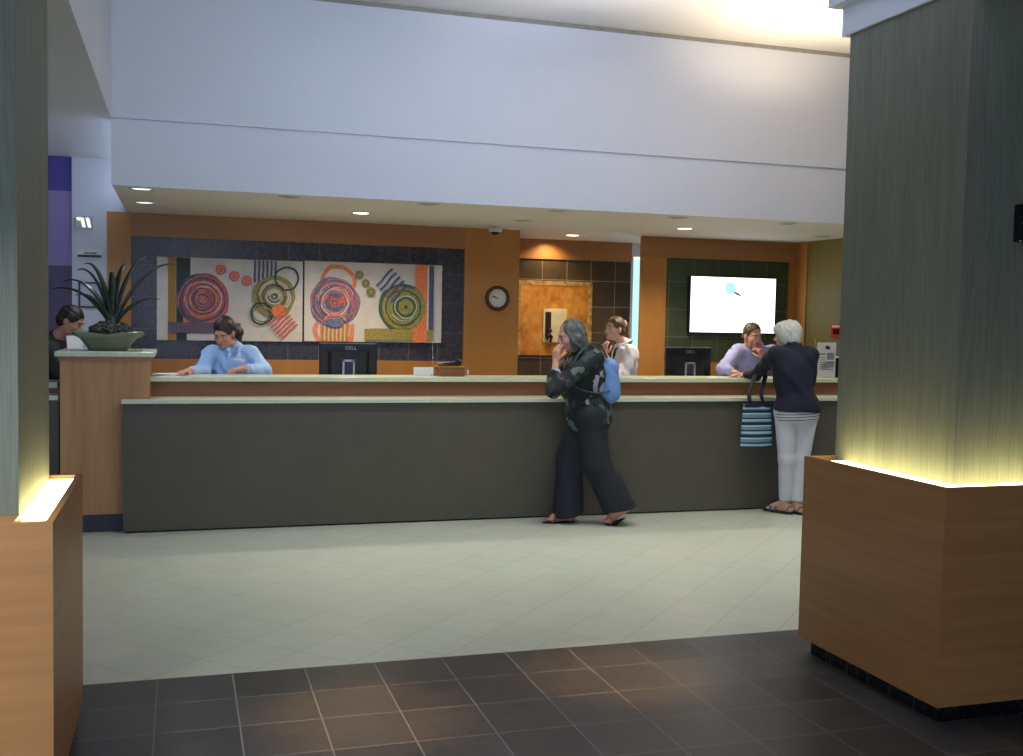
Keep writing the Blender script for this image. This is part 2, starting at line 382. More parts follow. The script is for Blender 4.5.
# ------------------------------------------------------------------ paintings
def pattern_materials():
    P = [('canvas', None), ('mustard', ((150, 108, 34), (186, 140, 54))), ('dgreen', ((26, 44, 40), (52, 72, 58))),
         ('redp', ((196, 62, 50), (228, 118, 92))), ('purple', ((84, 64, 88), (132, 106, 120))), ('navy', ((54, 58, 88), (98, 104, 134))),
         ('olivep', ((120, 112, 40), (178, 166, 88))), ('greenp', ((34, 74, 52), (70, 108, 72))), ('orange', ((222, 98, 48), (240, 150, 92))),
         ('chalk', ((198, 192, 188), (224, 216, 208))), ('salmon', ((214, 110, 84), (232, 156, 128))), ('bluep', ((70, 74, 116), (132, 134, 164)))]
    for n, c in P:
        if c: M[n] = brush('paint_'+n, c[0], c[1], 55)
    return [n for n, _ in P]
PM = pattern_materials(); PI = {n: i for i, n in enumerate(PM)}
class Paint:
    """picture on a canvas: u to the right, v down, in metres from the top left corner"""
    def __init__(s, X0, Ztop, W, H, Y):
        s.b = MB(); s.X0, s.Z, s.Y, s.W, s.H = X0, Ztop, Y, W, H; s.k = 0
        s.b.box(X0, X0+W, Y, Y+.03, Ztop-H, Ztop, 0)
    def p(s, u, v): return (s.X0+min(max(u, 0), s.W), s.Y-.0006-.00035*s.k, s.Z-min(max(v, 0), s.H))
    def poly(s, pts, mt): s.k += 1; s.b.quad([s.p(*q) for q in pts], PI[mt])
    def rect(s, u0, v0, u1, v1, mt, wob=.004):
        n = 8; r = lambda: random.uniform(-wob, wob)
        top = [(u0+(u1-u0)*i/n, v0+r()) for i in range(n+1)]; bot = [(u1-(u1-u0)*i/n, v1+r()) for i in range(n+1)]
        s.poly(top+bot, mt)
    def ring(s, u, v, r0, r1, mt, a0=0, a1=360, wob=.03, sq=1):
        s.k += 1; n = 56; ph = random.random()*6; R = []
        for i in range(n+1):
            a = math.radians(a0+(a1-a0)*i/n); w = 1+wob*math.sin(3*a+ph)+wob*.5*math.sin(7*a+ph*2)
            R.append((s.p(u+r0*w*math.cos(a), v+r0*w*math.sin(a)*sq), s.p(u+r1*w*math.cos(a), v+r1*w*math.sin(a)*sq)))
        for A, B in zip(R, R[1:]):
            s.b.quad([A[1], B[1], B[0], A[0]] if r0 > 0 else [A[1], B[1], A[0]], PI[mt])
    def swirl(s, u, v, R, pal, n):
        for i in range(n):
            r = R*(1-i/n)*random.uniform(.92, 1.05); w = R*random.uniform(.02, .07); a0 = random.uniform(0, 360)
            s.ring(u+random.uniform(-.02, .02)*R, v+random.uniform(-.02, .02)*R, max(0, r-w), r, random.choice(pal), a0, a0+random.uniform(140, 340), .02)
    def stripes(s, c, du, dv, n, w, ln, mt, bend=.012):
        """n bars of length ln along du, stepped along dv"""
        s.k += 1
        for i in range(n):
            o = np.array(c)+np.array(dv)*i; prev = None
            for j in range(9):
                q = j/8-.5; wv = np.array(dv)/np.linalg.norm(dv)
                ctr = o+np.array(du)*ln*q+wv*bend*math.sin(j/8*2*math.pi)
                cur = (s.p(*(ctr-wv*w/2)), s.p(*(ctr+wv*w/2)))
                if prev: s.b.quad([prev[0], cur[0], cur[1], prev[1]], PI[mt])
                prev = cur
    def done(s, name, label, group):
        return s.b.build(name, PM, base=(s.X0+s.W/2, s.Y+.015, s.Z-s.H), label=label, cat='painting')
YP = YB-.012
k = .002815                                # metres per unit of the sketch
A = Paint(-.214, 2.130, 1.318, .765, YP)
def a(x, y): return ((x-53)*k, (y-116)*k)
def R4(P, f, x0, y0, x1, y1, mt): u0, v0 = f(x0, y0); u1, v1 = f(x1, y1); P.rect(u0, v0, u1, v1, mt)
R4(A, a, 87, 117, 112, 388, 'mustard'); R4(A, a, 113, 117, 157, 388, 'dgreen')
c = a(198, 252)
A.ring(*c, 0, 84*k, 'redp'); R4(A, a, 135, 295, 262, 328, 'orange')
for r0, r1, mt in [(66, 76, 'purple'), (55, 60, 'chalk'), (47, 54, 'navy'), (40, 44, 'chalk'), (31, 39, 'purple'), (20, 24, 'salmon'), (0, 8, 'purple')]: A.ring(*c, r0*k, r1*k, mt)
A.ring(*c, 76*k, 81*k, 'dgreen', 100, 250); A.swirl(*c, 84*k, ['redp', 'purple', 'salmon', 'redp', 'navy', 'orange'], 22)
R4(A, a, 87, 328, 318, 363, 'purple'); R4(A, a, 146, 366, 318, 388, 'chalk')
for x, y in ((253, 153), (297, 173), (337, 187)):
    A.ring(*a(x, y), 0, 15*k, 'salmon'); A.ring(*a(x, y), 12*k, 17*k, 'redp'); A.ring(*a(x, y), 3*k, 7*k, 'redp')
A.stripes(a(363, 155), (0, 1), (13.5*k, 0), 6, 7*k, 74*k, 'navy', .002)
c = a(427, 237); A.ring(*c, 0, 70*k, 'olivep')
for r0, r1, mt in [(52, 57, 'greenp'), (42, 46, 'chalk'), (33, 38, 'greenp'), (22, 27, 'chalk'), (18, 22, 'dgreen'), (0, 17, 'chalk'), (0, 12, 'mustard')]: A.ring(*c, r0*k, r1*k, mt)
A.swirl(*c, 68*k, ['olivep', 'greenp', 'mustard', 'chalk'], 16); A.ring(*a(468, 176), 35*k, 41*k, 'dgreen'); A.ring(*a(386, 295), 32*k, 38*k, 'dgreen'); A.ring(*a(386, 295), 26*k, 29*k, 'greenp')
A.ring(*a(440, 285), 0, 22*k, 'orange')
A.stripes(a(436, 306), (.75, -.66), (8.2*k, 9.4*k), 6, 6*k, 74*k, 'redp', .006)
A.done('painting', 'wide abstract painting with red circle rings and dark left bars, above the blue-shirted receptionist', None)
B = Paint(1.122, 2.138, 1.345, .767, YP)
s2 = .001432
def a2(x, y): return ((x-35)*s2, (y-85)*s2)
k2 = s2
B.ring(*a2(258, 225), 95*k2, 122*k2, 'orange', 180, 375); B.ring(*a2(235, 545), 108*k2, 140*k2, 'salmon', -20, 210)
R4(B, a2, 140, 480, 335, 628, 'orange')
B.stripes(a2(158, 555), (0, 1), (27*k2, 0), 7, 11*k2, 130*k2, 'olivep', .002); B.stripes(a2(170, 555), (0, 1), (27*k2, 0), 6, 6*k2, 120*k2, 'canvas', .002)
c = a2(235, 358); B.ring(*c, 0, 168*k2, 'bluep')
for r0, r1, mt in [(138, 152, 'purple'), (0, 128, 'salmon'), (100, 120, 'bluep'), (104, 108, 'chalk'), (0, 92, 'bluep')]: B.ring(*c, r0*k2, r1*k2, mt)
B.ring(*a2(250, 315), 30*k2, 95*k2, 'redp', 0, 180, sq=.55); B.ring(*a2(250, 235), 40*k2, 62*k2, 'bluep', 0, 180, sq=.7); B.ring(*a2(250, 235), 62*k2, 72*k2, 'salmon', 0, 180, sq=.7)
B.swirl(*c, 164*k2, ['bluep', 'purple', 'salmon', 'bluep', 'redp', 'purple'], 26); B.ring(*c, 84*k2, 90*k2, 'chalk'); B.ring(*a2(245, 295), 104*k2, 110*k2, 'chalk', 170, 370, sq=.6)
B.ring(*a2(238, 498), 0, 56*k2, 'bluep', sq=.5); B.ring(*a2(238, 480), 62*k2, 78*k2, 'salmon', 180, 360, sq=.6)
for x, y, r in ((398, 168, 29), (443, 223, 28), (478, 282, 33)):
    B.ring(*a2(x, y), 0, r*k2, 'olivep'); B.ring(*a2(x, y), .55*r*k2, .72*r*k2, 'greenp')
R4(B, a2, 782, 85, 872, 632, 'orange'); R4(B, a2, 880, 92, 914, 545, 'navy'); R4(B, a2, 868, 88, 879, 560, 'chalk')
c = a2(700, 385); B.ring(*c, 0, 160*k2, 'olivep'); B.ring(*c, 140*k2, 168*k2, 'greenp', 70, 300)
for r0, r1, mt in [(112, 120, 'mustard'), (84, 92, 'chalk')]: B.ring(*c, r0*k2, r1*k2, mt)
B.swirl(*c, 160*k2, ['olivep', 'greenp', 'mustard', 'greenp'], 18); c = a2(718, 378)
for r0, r1, mt in [(0, 74, 'greenp'), (72, 78, 'chalk'), (0, 52, 'olivep'), (34, 38, 'mustard'), (0, 12, 'dgreen')]: B.ring(*c, r0*k2, r1*k2, mt)
B.stripes(a2(568, 180), (.68, -.73), (26*k2, 27*k2), 5, 15*k2, 165*k2, 'navy', .005)
R4(B, a2, 436, 530, 910, 606, 'olivep'); B.stripes(a2(452, 566), (0, 1), (21*k2, 0), 21, 5*k2, 60*k2, 'mustard', .001)
R4(B, a2, 770, 520, 866, 632, 'orange')
B.done('painting', 'wide abstract painting with orange right bar and olive dots, above the left black monitor', None)

# gold relief in the niche
t = thing('wall_relief', 'large coppery gold panel in the niche with a small cream plaque at its centre', 'artwork', (4.0, YN, 1.2))
g = NT('gold_leaf').set(.42, .35)
n1 = g.noise(g.pos((1, 1, 1)), 3.2, 6, .62); n2 = g.noise(g.pos((1, 1, .5)), 11, 5, .65)
f = g.math('ADD', g.math('MULTIPLY', n1, .65), g.math('MULTIPLY', n2, .35))
g.col(g.ramp(f, [(.34, lin((104, 62, 26))), (.45, lin((186, 118, 44))), (.58, lin((214, 152, 66))), (.7, lin((180, 150, 88)))]))
g.bump(n2, .4, .01); M['gold'] = g.m
M['goldedge'] = brush('tarnished_gold', (120, 92, 46), (196, 160, 92), 16)
b = MB(); b.box(3.56, 4.45, YN-.035, YN, 1.22, 2.055, bev=.008); b.build('panel', 'gold', t)
b = MB()
for x0, x1, z0, z1 in ((3.56, 4.45, 2.01, 2.057), (4.40, 4.452, 1.22, 2.01), (3.558, 3.60, 1.22, 2.01)): b.box(x0, x1, YN-.04, YN-.034, z0, z1)
b.build('border', 'goldedge', t)
b = MB(); b.box(3.865, 4.14, YN-.06, YN-.034, 1.37, 1.745, bev=.004); b.build('plaque', plain('cream_plaque', (196, 182, 140), .6, var=.2, scale=9), t)
b = MB(); b.box(3.885, 3.95, YN-.085, YN-.058, 1.42, 1.71, bev=.006); b.tube([(3.90, YN-.08, 1.40), (3.93, YN-.1, 1.47), (3.965, YN-.08, 1.43), (3.94, YN-.085, 1.375)], .014)
b.ball((3.935, YN-.085, 1.50), .026); b.build('figure', plain('dark_bronze', (58, 44, 30), .4, .6), t)

# wall clock
ck = Vector((3.044, YB, 1.828))
t = thing('wall_clock', 'round brown-rimmed wall clock on the timber pilaster', 'clock', (ck.x, ck.y, ck.z-.128))
b = MB(); b.lathe([(.090, .014), (.095, .030), (.108, .040), (.122, .034), (.128, .018), (.128, 0)], ck, 40, mat=ROTX, caps=False); b.build('rim', plain('dark_red_wood', (74, 34, 18), .3), t)
b = MB(); b.lathe([(.0, .010), (.096, .010), (.096, .004)], ck, 40, mat=ROTX, smooth=False); dial = b.build('dial', plain('cream_dial', (214, 208, 188), .6, var=.03), t)
for h in range(1, 13):
    an = math.radians(90-30*h)
    me = text_mesh(str(h), .026, Matrix.Translation(ck+Vector((.074*math.cos(an), -.0115, .074*math.sin(an)))) @ FACE)
    me.materials.append(M['black']); link_mesh('numeral', me, dial)
def hand(ang, ln, w):
    b = MB(); R = Matrix.Translation(ck) @ Matrix.Rotation(math.radians(ang), 4, 'Y')
    b.box(-w, w, -.016, -.014, -.012, ln, mat=R); b.build('hand', 'black', t)
hand(-62, .05, .004); hand(-74, .068, .0028)

# screen on the wall
t = thing('television', 'bright white wall-mounted screen on green tiles behind the man', 'screen', (5.705, YB-.02, 1.52))
b = MB(); b.box(5.170, 6.205, YB-.045, YB+.029, 1.515, 2.122, bev=.006); b.build('casing', 'black', t)
b = MB(); b.box(5.178, 6.197, YB-.048, YB-.044, 1.523, 2.114); dsp = b.build('display', 'screen', t)
b = MB(); q = at(728, 289, YB-.05); ys = YB-.0488
def disc(b, cx, cz, rx, rz, y, mi=0, rot=0, n=28):
    c_, s_ = math.cos(rot), math.sin(rot)
    b.quad([(cx+rx*math.cos(2*math.pi*i/n)*c_-rz*math.sin(2*math.pi*i/n)*s_, y, cz+rx*math.cos(2*math.pi*i/n)*s_+rz*math.sin(2*math.pi*i/n)*c_) for i in range(n)], mi)
q = at(733, 289, YB-.05)
disc(b, q[0], q[2], .095, .085, ys, 0); disc(b, q[0]-.03, q[2]+.005, .062, .066, ys-.0005, 1)
q2 = at(737.5, 294, YB-.05); disc(b, q2[0], q2[2], .052, .011, ys-.001, 2, -.42)
b.build('emblem', ['screen_cyan', 'screen_blue', 'screen_dark'], dsp)

# fire call point on the right wall
q = at(836, 331, 9.55)
zc = 1.565; y0, y1 = 9.36, 9.55
t = thing('fire_alarm', 'red fire alarm box on the olive wall at far right', 'alarm', (6.47, 9.455, zc-.07))
b = MB(); b.box(6.435, 6.482, y0, y1, zc-.07, zc+.07, bev=.008); b.build('casing', 'red', t)
b = MB(); b.box(6.430, 6.436, y0+.03, y1-.03, zc+.035, zc+.06); b.build('label_plate', plain('pale_label', (224, 180, 160), .6), t)
b = MB(); b.box(6.429, 6.436, y0+.04, y1-.05, zc-.035, zc+.022); b.build('front_window', 'darkred', t)

# security dome on the soffit
t = thing('security_camera', 'small white dome camera under the soffit above the wall clock', 'camera', (2.93, 10.03, ZS-.075))
c0 = Vector((2.93, 10.03, ZS))
b = MB(); b.lathe([(.0, 0), (.064, 0), (.064, -.045), (.056, -.052), (0, -.052)], c0, 28); b.build('housing', plain('off_white_plastic', (206, 204, 202), .5), t)
b = MB(); b.lathe([(.044, -.050), (.040, -.066), (.024, -.078), (0, -.082)], c0, 24); b.build('dome', 'blackg', t)

# recessed downlights
spots = [(-.281, 8.30, 2, 'dim recessed downlight at the front left corner of the soffit'), (-.29, 9.32, 2, 'dim recessed downlight by the left end of the timber header'),
  (.79, 8.30, 0, 'unlit recessed downlight over the counter, second from the left along its front row'), (1.496, 9.31, 1, 'glowing downlight above the paintings'),
  (1.872, 8.30, 0, 'unlit recessed downlight third along the soffit front row'), (2.97, 8.32, 0, 'unlit recessed downlight above the grey-haired walker'),
  (2.97, 9.27, 0, 'unlit recessed downlight in front of the small dome camera'), (3.95, 10.6, 1, 'glowing downlight over the gold relief in the niche'),
  (4.065, 8.34, 0, 'unlit recessed downlight in the front row left of the screen'), (4.60, 9.28, 1, 'glowing downlight in front of the screen wall'),
  (5.152, 8.36, 0, 'unlit recessed downlight at the front right of the soffit'), (6.2, 9.4, 0, 'unlit recessed downlight by the olive wall at far right')]
def downlight(x, y, lit, label):
    t = thing('downlight', label, 'ceiling light', (x, y, ZS), 'downlights in the counter soffit')
    b = MB(); c = Vector((x, y, ZS)); b.lathe([(.068, .0), (.072, -.003), (.090, -.006), (.092, .0)], c, 28, caps=False); b.build('trim_ring', 'trimring', t)
    b = MB(); b.lathe([(.0, -.004), (.060, -.003), (.068, -.0005)], c, 28); b.build('lens', ('offlamp', 'lamp', 'dimlamp')[lit], t)
    return t
def dup(o, loc, label):
    c = o.copy(); COL.objects.link(c); c.location = loc; c['label'] = label; LOC[c.name] = Vector(loc)
    for ch in o.children:
        d = ch.copy(); d.parent = c; COL.objects.link(d)
    return c
first = {}
for x, y, lit, lb in spots:
    if lit not in first: first[lit] = downlight(x, y, lit, lb)
    else: dup(first[lit], (x, y, ZS), lb)

# signs on the white wall at the left
t = thing('exit_sign', 'small glowing sign high on the white wall at far left', 'sign', (-.83, YB, 2.36))
q = at(84, 222.5, YB-.02)
b = MB(); b.box(q[0]-.075, q[0]+.075, YB-.03, YB, q[2]-.055, q[2]+.055, bev=.004); b.build('casing', plain('pale_sign_case', (196, 200, 206), .5), t)
b = MB(); y = YB-.0315
def slab(b, pts, y, d=.002): b.prism([(x, -z) for x, z in pts], -d/2, d/2, mat=Matrix.Translation((0, y, 0)) @ Matrix.Rotation(-math.pi/2, 4, 'X') @ Matrix.Scale(1, 4)) 
def upright(b, pts, y, mi=0): b.quad([(x, y, z) for x, z in pts], mi)
for dx in (-.012, .034): upright(b, [(q[0]+dx-.02, q[2]+.042), (q[0]+dx+.008, q[2]+.042), (q[0]+dx+.026, q[2]-.042), (q[0]+dx+.002, q[2]-.042)], y)
upright(b, [(q[0]-.065, q[2]+.042), (q[0]-.035, q[2]+.042), (q[0]-.030, q[2]+.015), (q[0]-.055, q[2]+.02)], y)
b.build('pictogram', 'sign_lit', t)
q = at(90, 253, YB-.02)
t = thing('wall_notice', 'small pale notice with dark lines of print, under the glowing sign', 'sign', (q[0], YB, q[2]-.04))
b = MB(); b.box(q[0]-.11, q[0]+.10, YB-.012, YB, q[2]-.04, q[2]+.036); pl_ = b.build('plate', 'paper', t)
b = MB(); upright(b, [(q[0]-.105, q[2]-.016), (q[0]+.095, q[2]-.016), (q[0]+.095, q[2]-.038), (q[0]-.105, q[2]-.038)], YB-.0128)
for i in range(5): upright(b, [(q[0]-.05+i*.022, q[2]+.006), (q[0]-.034+i*.022, q[2]+.006), (q[0]-.034+i*.022, q[2]-.009), (q[0]-.05+i*.022, q[2]-.009)], YB-.0128)
b.build('print', plain('grey_green_print', (60, 76, 76), .7), pl_)
t = thing('picture_frame', 'thin black picture frame on the white wall behind the plant', 'frame', (-.755, YB, 1.645))
b = MB(); x0, x1, z0, z1 = -.882, -.655, 1.648, 1.878
for r in ((x0, x1, z1-.014, z1), (x0, x1, z0, z0+.014), (x0, x0+.014, z0+.014, z1-.014), (x1-.014, x1, z0+.014, z1-.014)): b.box(r[0], r[1], YB-.022, YB, r[2], r[3])
b.build('frame', 'black', t)
b = MB(); b.box(x0+.014, x1-.014, YB-.010, YB, z0+.014, z1-.014); b.build('picture', plain('faint_print', (186, 190, 202), .6, var=.08, scale=20), t)

# ------------------------------------------------------------------ things on the counter
def monitor(x, y, label, w=.49):
    t = thing('monitor', label, 'monitor', (x, y, .75), 'monitors on the reception desk')
    zt, zb = 1.388, 1.07
    b = MB(); b.box(x-w/2, x+w/2, y, y+.03, zb, zt, bev=.008); b.prism([(x-w*.36, y+.001), (x+w*.36, y+.001), (x+w*.3, y-.03), (x-w*.3, y-.03)], zb+.06, zt-.07); cs = b.build('casing', 'black', t)
    b = MB(); b.box(x-w/2+.015, x+w/2-.015, y+.03, y+.032, zb+.015, zt-.015); b.build('panel', emit('monitor_picture', (150, 170, 200), .25) if 'monitor_picture' not in bpy.data.materials else bpy.data.materials['monitor_picture'], t)
    b = MB(); b.box(x-w/2+.004, x+w/2-.004, y-.001, y+.026, zt-.004, zt+.003); b.build('top_edge', plain('grey_edge', (120, 124, 128), .4) if 'grey_edge' not in bpy.data.materials else bpy.data.materials['grey_edge'], t)
    me = text_mesh('DELL', .044, Matrix.Translation((x+.02, y-.0012, zt-.042)) @ FACE); me.materials.append(M['silver']); link_mesh('lettering', me, cs)
    b = MB()                                # silver loop of the stand
    b.box(x-.005-.052, x-.005-.036, y-.052, y-.034, .80, 1.25); b.box(x-.005+.036, x-.005+.052, y-.052, y-.034, .80, 1.25)
    b.box(x-.005-.052, x-.005+.052, y-.052, y-.034, 1.236, 1.252); b.build('stand', 'silver', t)
    b = MB(); b.box(x-.036, x+.026, y-.048, y-.03, .79, 1.237); b.build('stand_spine', plain('blue_black_plastic', (40, 46, 74), .35) if 'blue_black_plastic' not in bpy.data.materials else bpy.data.materials['blue_black_plastic'], t)
    b = MB(); b.lathe([(.0, 0), (.12, 0), (.12, .012), (.05, .05), (0, .05)], Vector((x, y-.02, .75)), 28); b.build('foot', 'black', t)
monitor(1.355, 9.0, 'black monitor seen from behind below the paintings, silver loop on its stand')
monitor(4.541, 9.0, 'black monitor seen from behind below the bright screen wall', .47)

ZT = 1.132
q = at(424, 370, 8.66)
b = MB(); Mx = Matrix.Translation((q[0], 8.67, ZT)) @ Matrix.Rotation(-.18, 4, 'X'); b.box(-.085, .085, -.001, .001, 0, .075, mat=Mx)
b.box(-.085, .085, .0, .035, 0, .0015, mat=Matrix.Translation((q[0], 8.67, ZT)))
b.build('card', 'paper', base=(q[0], 8.67, ZT), label='small white folded card on the counter, right of the left monitor', cat='card')
# card imprinter: wooden box with a dark slide
x0, x1 = 2.045, 2.275
t = thing('desk_box', 'low brown box on the counter below the clock', 'box', (2.16, 8.68, ZT))
b = MB(); b.box(x0+.01, x1, 8.62, 8.76, ZT, ZT+.075, bev=.005); b.build('body', 'riser', t)
b = MB(); b.box(x0, x1+.005, 8.612, 8.765, ZT+.075, ZT+.085); b.build('lid', 'mustard', t)
t = thing('stapler', 'black stapler lying on the low brown box', 'stapler', (2.17, 8.67, ZT+.085))
b = MB(); b.box(2.06, 2.25, 8.655, 8.70, ZT+.085, ZT+.094, bev=.003); b.build('base', 'blackg', t)
b = MB(); b.prism([(2.10, -1.229), (2.255, -1.227), (2.255, -1.262), (2.225, -1.270), (2.10, -1.249)][::-1], 8.658, 8.697, mat=Matrix(((1, 0, 0, 0), (0, 0, 1, 0), (0, -1, 0, 0), (0, 0, 0, 1)))); b.build('arm', 'black', t)
b = MB(); b.tube([(2.045, 8.66, ZT+.108), (2.10, 8.66, ZT+.112), (2.20, 8.662, ZT+.123)], .006); b.build('spring_rail', 'silver', t)
t = thing('paper_roll', 'small cream paper roll beside the stapler on the low brown box', 'roll', (2.262, 8.73, ZT+.085))
b = MB(); b.lathe([(.0, 0), (.020, 0), (.020, .05), (.007, .05), (.007, .035), (0, .035)], Vector((2.252, 8.735, ZT+.085)), 20); b.build('roll', 'canvas', t)
t = thing('pen_stand', 'thin wire pen holder standing left of the low brown box', 'pen holder', (2.02, 8.70, ZT))
b = MB(); b.lathe([(.0, 0), (.035, 0), (.035, .012), (.01, .018), (0, .018)], Vector((2.015, 8.70, ZT)), 20); b.build('foot', 'chrome', t)
b = MB(); b.tube([(2.012, 8.70, ZT+.01), (2.016, 8.70, ZT+.10), (2.014, 8.70, ZT+.29)], .0025, 6); b.build('rod', 'chrome', t)
b = MB(); b.tube([(2.022, 8.70, ZT+.015), (2.04, 8.69, ZT+.06), (2.0, 8.69, ZT+.075), (1.985, 8.69, ZT+.05), (2.02, 8.69, ZT+.035)], .003, 6); b.build('wire_loop', 'chrome', t)
b = MB(); b.tube([(2.002, 8.70, ZT+.308), (2.014, 8.70, ZT+.28), (2.032, 8.70, ZT+.31)], .0022, 6); b.build('fork', 'chrome', t)
b = MB(); b.tube([(2.312, 8.66, ZT), (2.313, 8.66, ZT+.052)], .008, 10); b.build('glue_stick', 'paper', base=(2.312, 8.66, ZT), label='tiny white stick standing right of the low brown box', cat='stick')
q = at(166, 373, 8.7)
b = MB()
for i in range(4): b.box(-.12, .06, -.07, .07, i*.004, i*.004+.0035, mat=Matrix.Translation((q[0]+.02, 8.66, ZT)) @ Matrix.Rotation(.1*i-.1, 4, 'Z'))
b.build('paper_stack', 'paper', base=(q[0], 8.66, ZT), label='few loose white sheets lying on the counter beside the podium', cat='paper')
# acrylic sign at the right
t = thing('sign_stand', 'upright white information card in a clear stand at the right end of the counter', 'sign', (5.765, 8.62, ZT))
x0, x1 = 5.668, 5.862
b = MB(); b.box(x0, x1, 8.60, 8.603, ZT, 1.458); cd_ = b.build('card', 'paper', t)
b = MB(); b.box(x0-.003, x1+.003, 8.604, 8.607, ZT, 1.462); b.box(x0-.003, x1+.003, 8.58, 8.66, ZT, ZT+.004); b.build('holder', plain('clear_plastic', (206, 212, 206), .1), t)
b = MB(); y = 8.5992
disc(b, 5.77, 1.415, .026, .017, y, 0); upright(b, [(5.75, 1.41), (5.80, 1.41), (5.795, 1.395), (5.76, 1.395)], y-.0003, 0)
upright(b, [(5.765, 1.365), (5.845, 1.365), (5.845, 1.30), (5.765, 1.30)], y, 1); upright(b, [(5.69, 1.36), (5.75, 1.36), (5.75, 1.345), (5.69, 1.345)], y, 1)
for i in range(6): upright(b, [(5.69, 1.325-i*.022), (5.75+.09*(i > 1), 1.325-i*.022), (5.75+.09*(i > 1), 1.316-i*.022), (5.69, 1.316-i*.022)], y, 1)
upright(b, [(5.76, 1.285), (5.85, 1.285), (5.85, 1.235), (5.69, 1.205), (5.69, 1.225)], y, 2)
b.build('print', [plain('navy_print', (44, 50, 78), .6), plain('grey_print', (136, 140, 146), .6), plain('pale_grey_print', (186, 190, 194), .6)], cd_)
t = thing('card_terminal', 'black terminal with a pale top beside the white information card', 'terminal', (5.93, 8.68, ZT))
b = MB(); b.box(5.875, 6.02, 8.62, 8.74, ZT, ZT+.185, bev=.008); b.build('casing', 'black', t)
b = MB(); b.box(5.87, 6.025, 8.615, 8.745, ZT+.185, ZT+.197, bev=.003); b.build('top_plate', 'paper', t)
b = MB(); q0, q1 = at(813, 339, 8.72), at(822, 370, 8.72)
b.tube([(q0[0]+.02, 8.72, q0[2]), (q1[0], 8.70, ZT+.0)], .005, 8); b.build('stick', 'mustard', base=(q1[0], 8.70, ZT), label='thin pale stick leaning beside the white information card', cat='stick')

# ------------------------------------------------------------------ potted plant
PX, PY = -.525, 8.55
t = thing('potted_plant', 'spiky dark-leaved plant in a flared grey-green pot on the podium', 'plant', (PX, PY, 1.325))
b = MB(); bm = b.bm; n = 16; zs = [(1.325, .150, 0), (1.37, .180, .0), (1.42, .225, .004), (1.463, .285, .018), (1.468, .279, .018), (1.43, .215, .004)]
rings = []
for z, r, w in zs:                          # square pot with a dipping, flared rim
    ring = []
    for i in range(48):
        a_ = 2*math.pi*i/48; sq = 1/max(abs(math.cos(a_)), abs(math.sin(a_))); rr = r*(.35+.65*sq*.86)
        ring.append(bm.verts.new((PX+rr*math.cos(a_), PY+rr*math.sin(a_)*.95, z-w*(1-abs(math.sin(2*a_)))*1.2)))
    rings.append(ring)
for A_, B_ in zip(rings, rings[1:]):
    for i in range(48):
        f = bm.faces.new((A_[i], A_[(i+1) % 48], B_[(i+1) % 48], B_[i])); f.smooth = True
bm.faces.new(rings[0][::-1])
b.build('pot', plain('grey_green_glaze', (124, 130, 108), .35, var=.1, scale=8), t)
b = MB(); rnd = random.Random(7)
b.ball((PX+.02, PY, 1.445), (.17, .16, .082))
for i in range(190):
    an = rnd.random()*6.28; r = rnd.random()**.5*.155; b.ball((PX+.02+r*math.cos(an), PY+r*math.sin(an), 1.470+.06*(1-(r/.155)**2)+rnd.random()*.012), .011+rnd.random()*.009, seg=7)
b.build('moss', plain('dark_moss', (62, 66, 54), .95, var=.4, scale=60, bump=.6), t)
M['leaf'] = plain('dark_green_leaf', (40, 54, 42), .35, var=.35, scale=9)
c0 = Vector((PX+.03, PY, 1.49))
tips = [((52, 289), .05, .12), ((77, 270), .0, .13), ((84, 264), -.12, .12), ((150, 258), .1, .05), ((176, 264), -.05, .04), ((160, 299), -.12, .05), ((75, 295), -.1, .09), ((127, 264), .12, .02), ((64, 281), .16, .13), ((112, 272), -.16, .03)]
for (px, py), dy, arch in tips:
    e = Vector(at(px, py, PY+dy)); b = MB(); n = 12; L = []; Rr = []; C = []
    for i in range(n+1):
        u = i/n; p = c0.lerp(e, u)+Vector((0, 0, arch*math.sin(math.pi*u)*.9)) if False else None
        mid = Vector(((c0.x*.55+e.x*.45), (c0.y*.55+e.y*.45), max(c0.z, e.z)+arch*.55))
        p = c0*(1-u)**2+mid*2*u*(1-u)+e*u*u
        d = (2*(1-u)*(mid-c0)+2*u*(e-mid)).normalized()
        s_ = d.cross(Vector((0, 0, 1))); s_ = (s_ if s_.length > .05 else Vector((1, 0, 0))).normalized(); nn = s_.cross(d).normalized()
        w = .036*(1-u)**.55*(.75+.25*math.sin(min(1, u*3)*math.pi/2))+.0015
        L.append(b.bm.verts.new(p-s_*w+nn*w*.45)); Rr.append(b.bm.verts.new(p+s_*w+nn*w*.45)); C.append((b.bm.verts.new(p), b.bm.verts.new(p-nn*max(.004, w*.35))))
    for i in range(n):
        for q in ((L[i], C[i][0], C[i+1][0], L[i+1]), (C[i][0], Rr[i], Rr[i+1], C[i+1][0]), (Rr[i], C[i][1], C[i+1][1], Rr[i+1]), (C[i][1], L[i], L[i+1], C[i+1][1])):
            f = b.bm.faces.new(q); f.smooth = True
    b.build('leaf', 'leaf', t)
b = MB(); b.lathe([(.05, 0), (.055, .04), (.035, .10), (.012, .15), (0, .16)], Vector((PX+.03, PY, 1.46)), 14); b.build('stem', 'leaf', t)

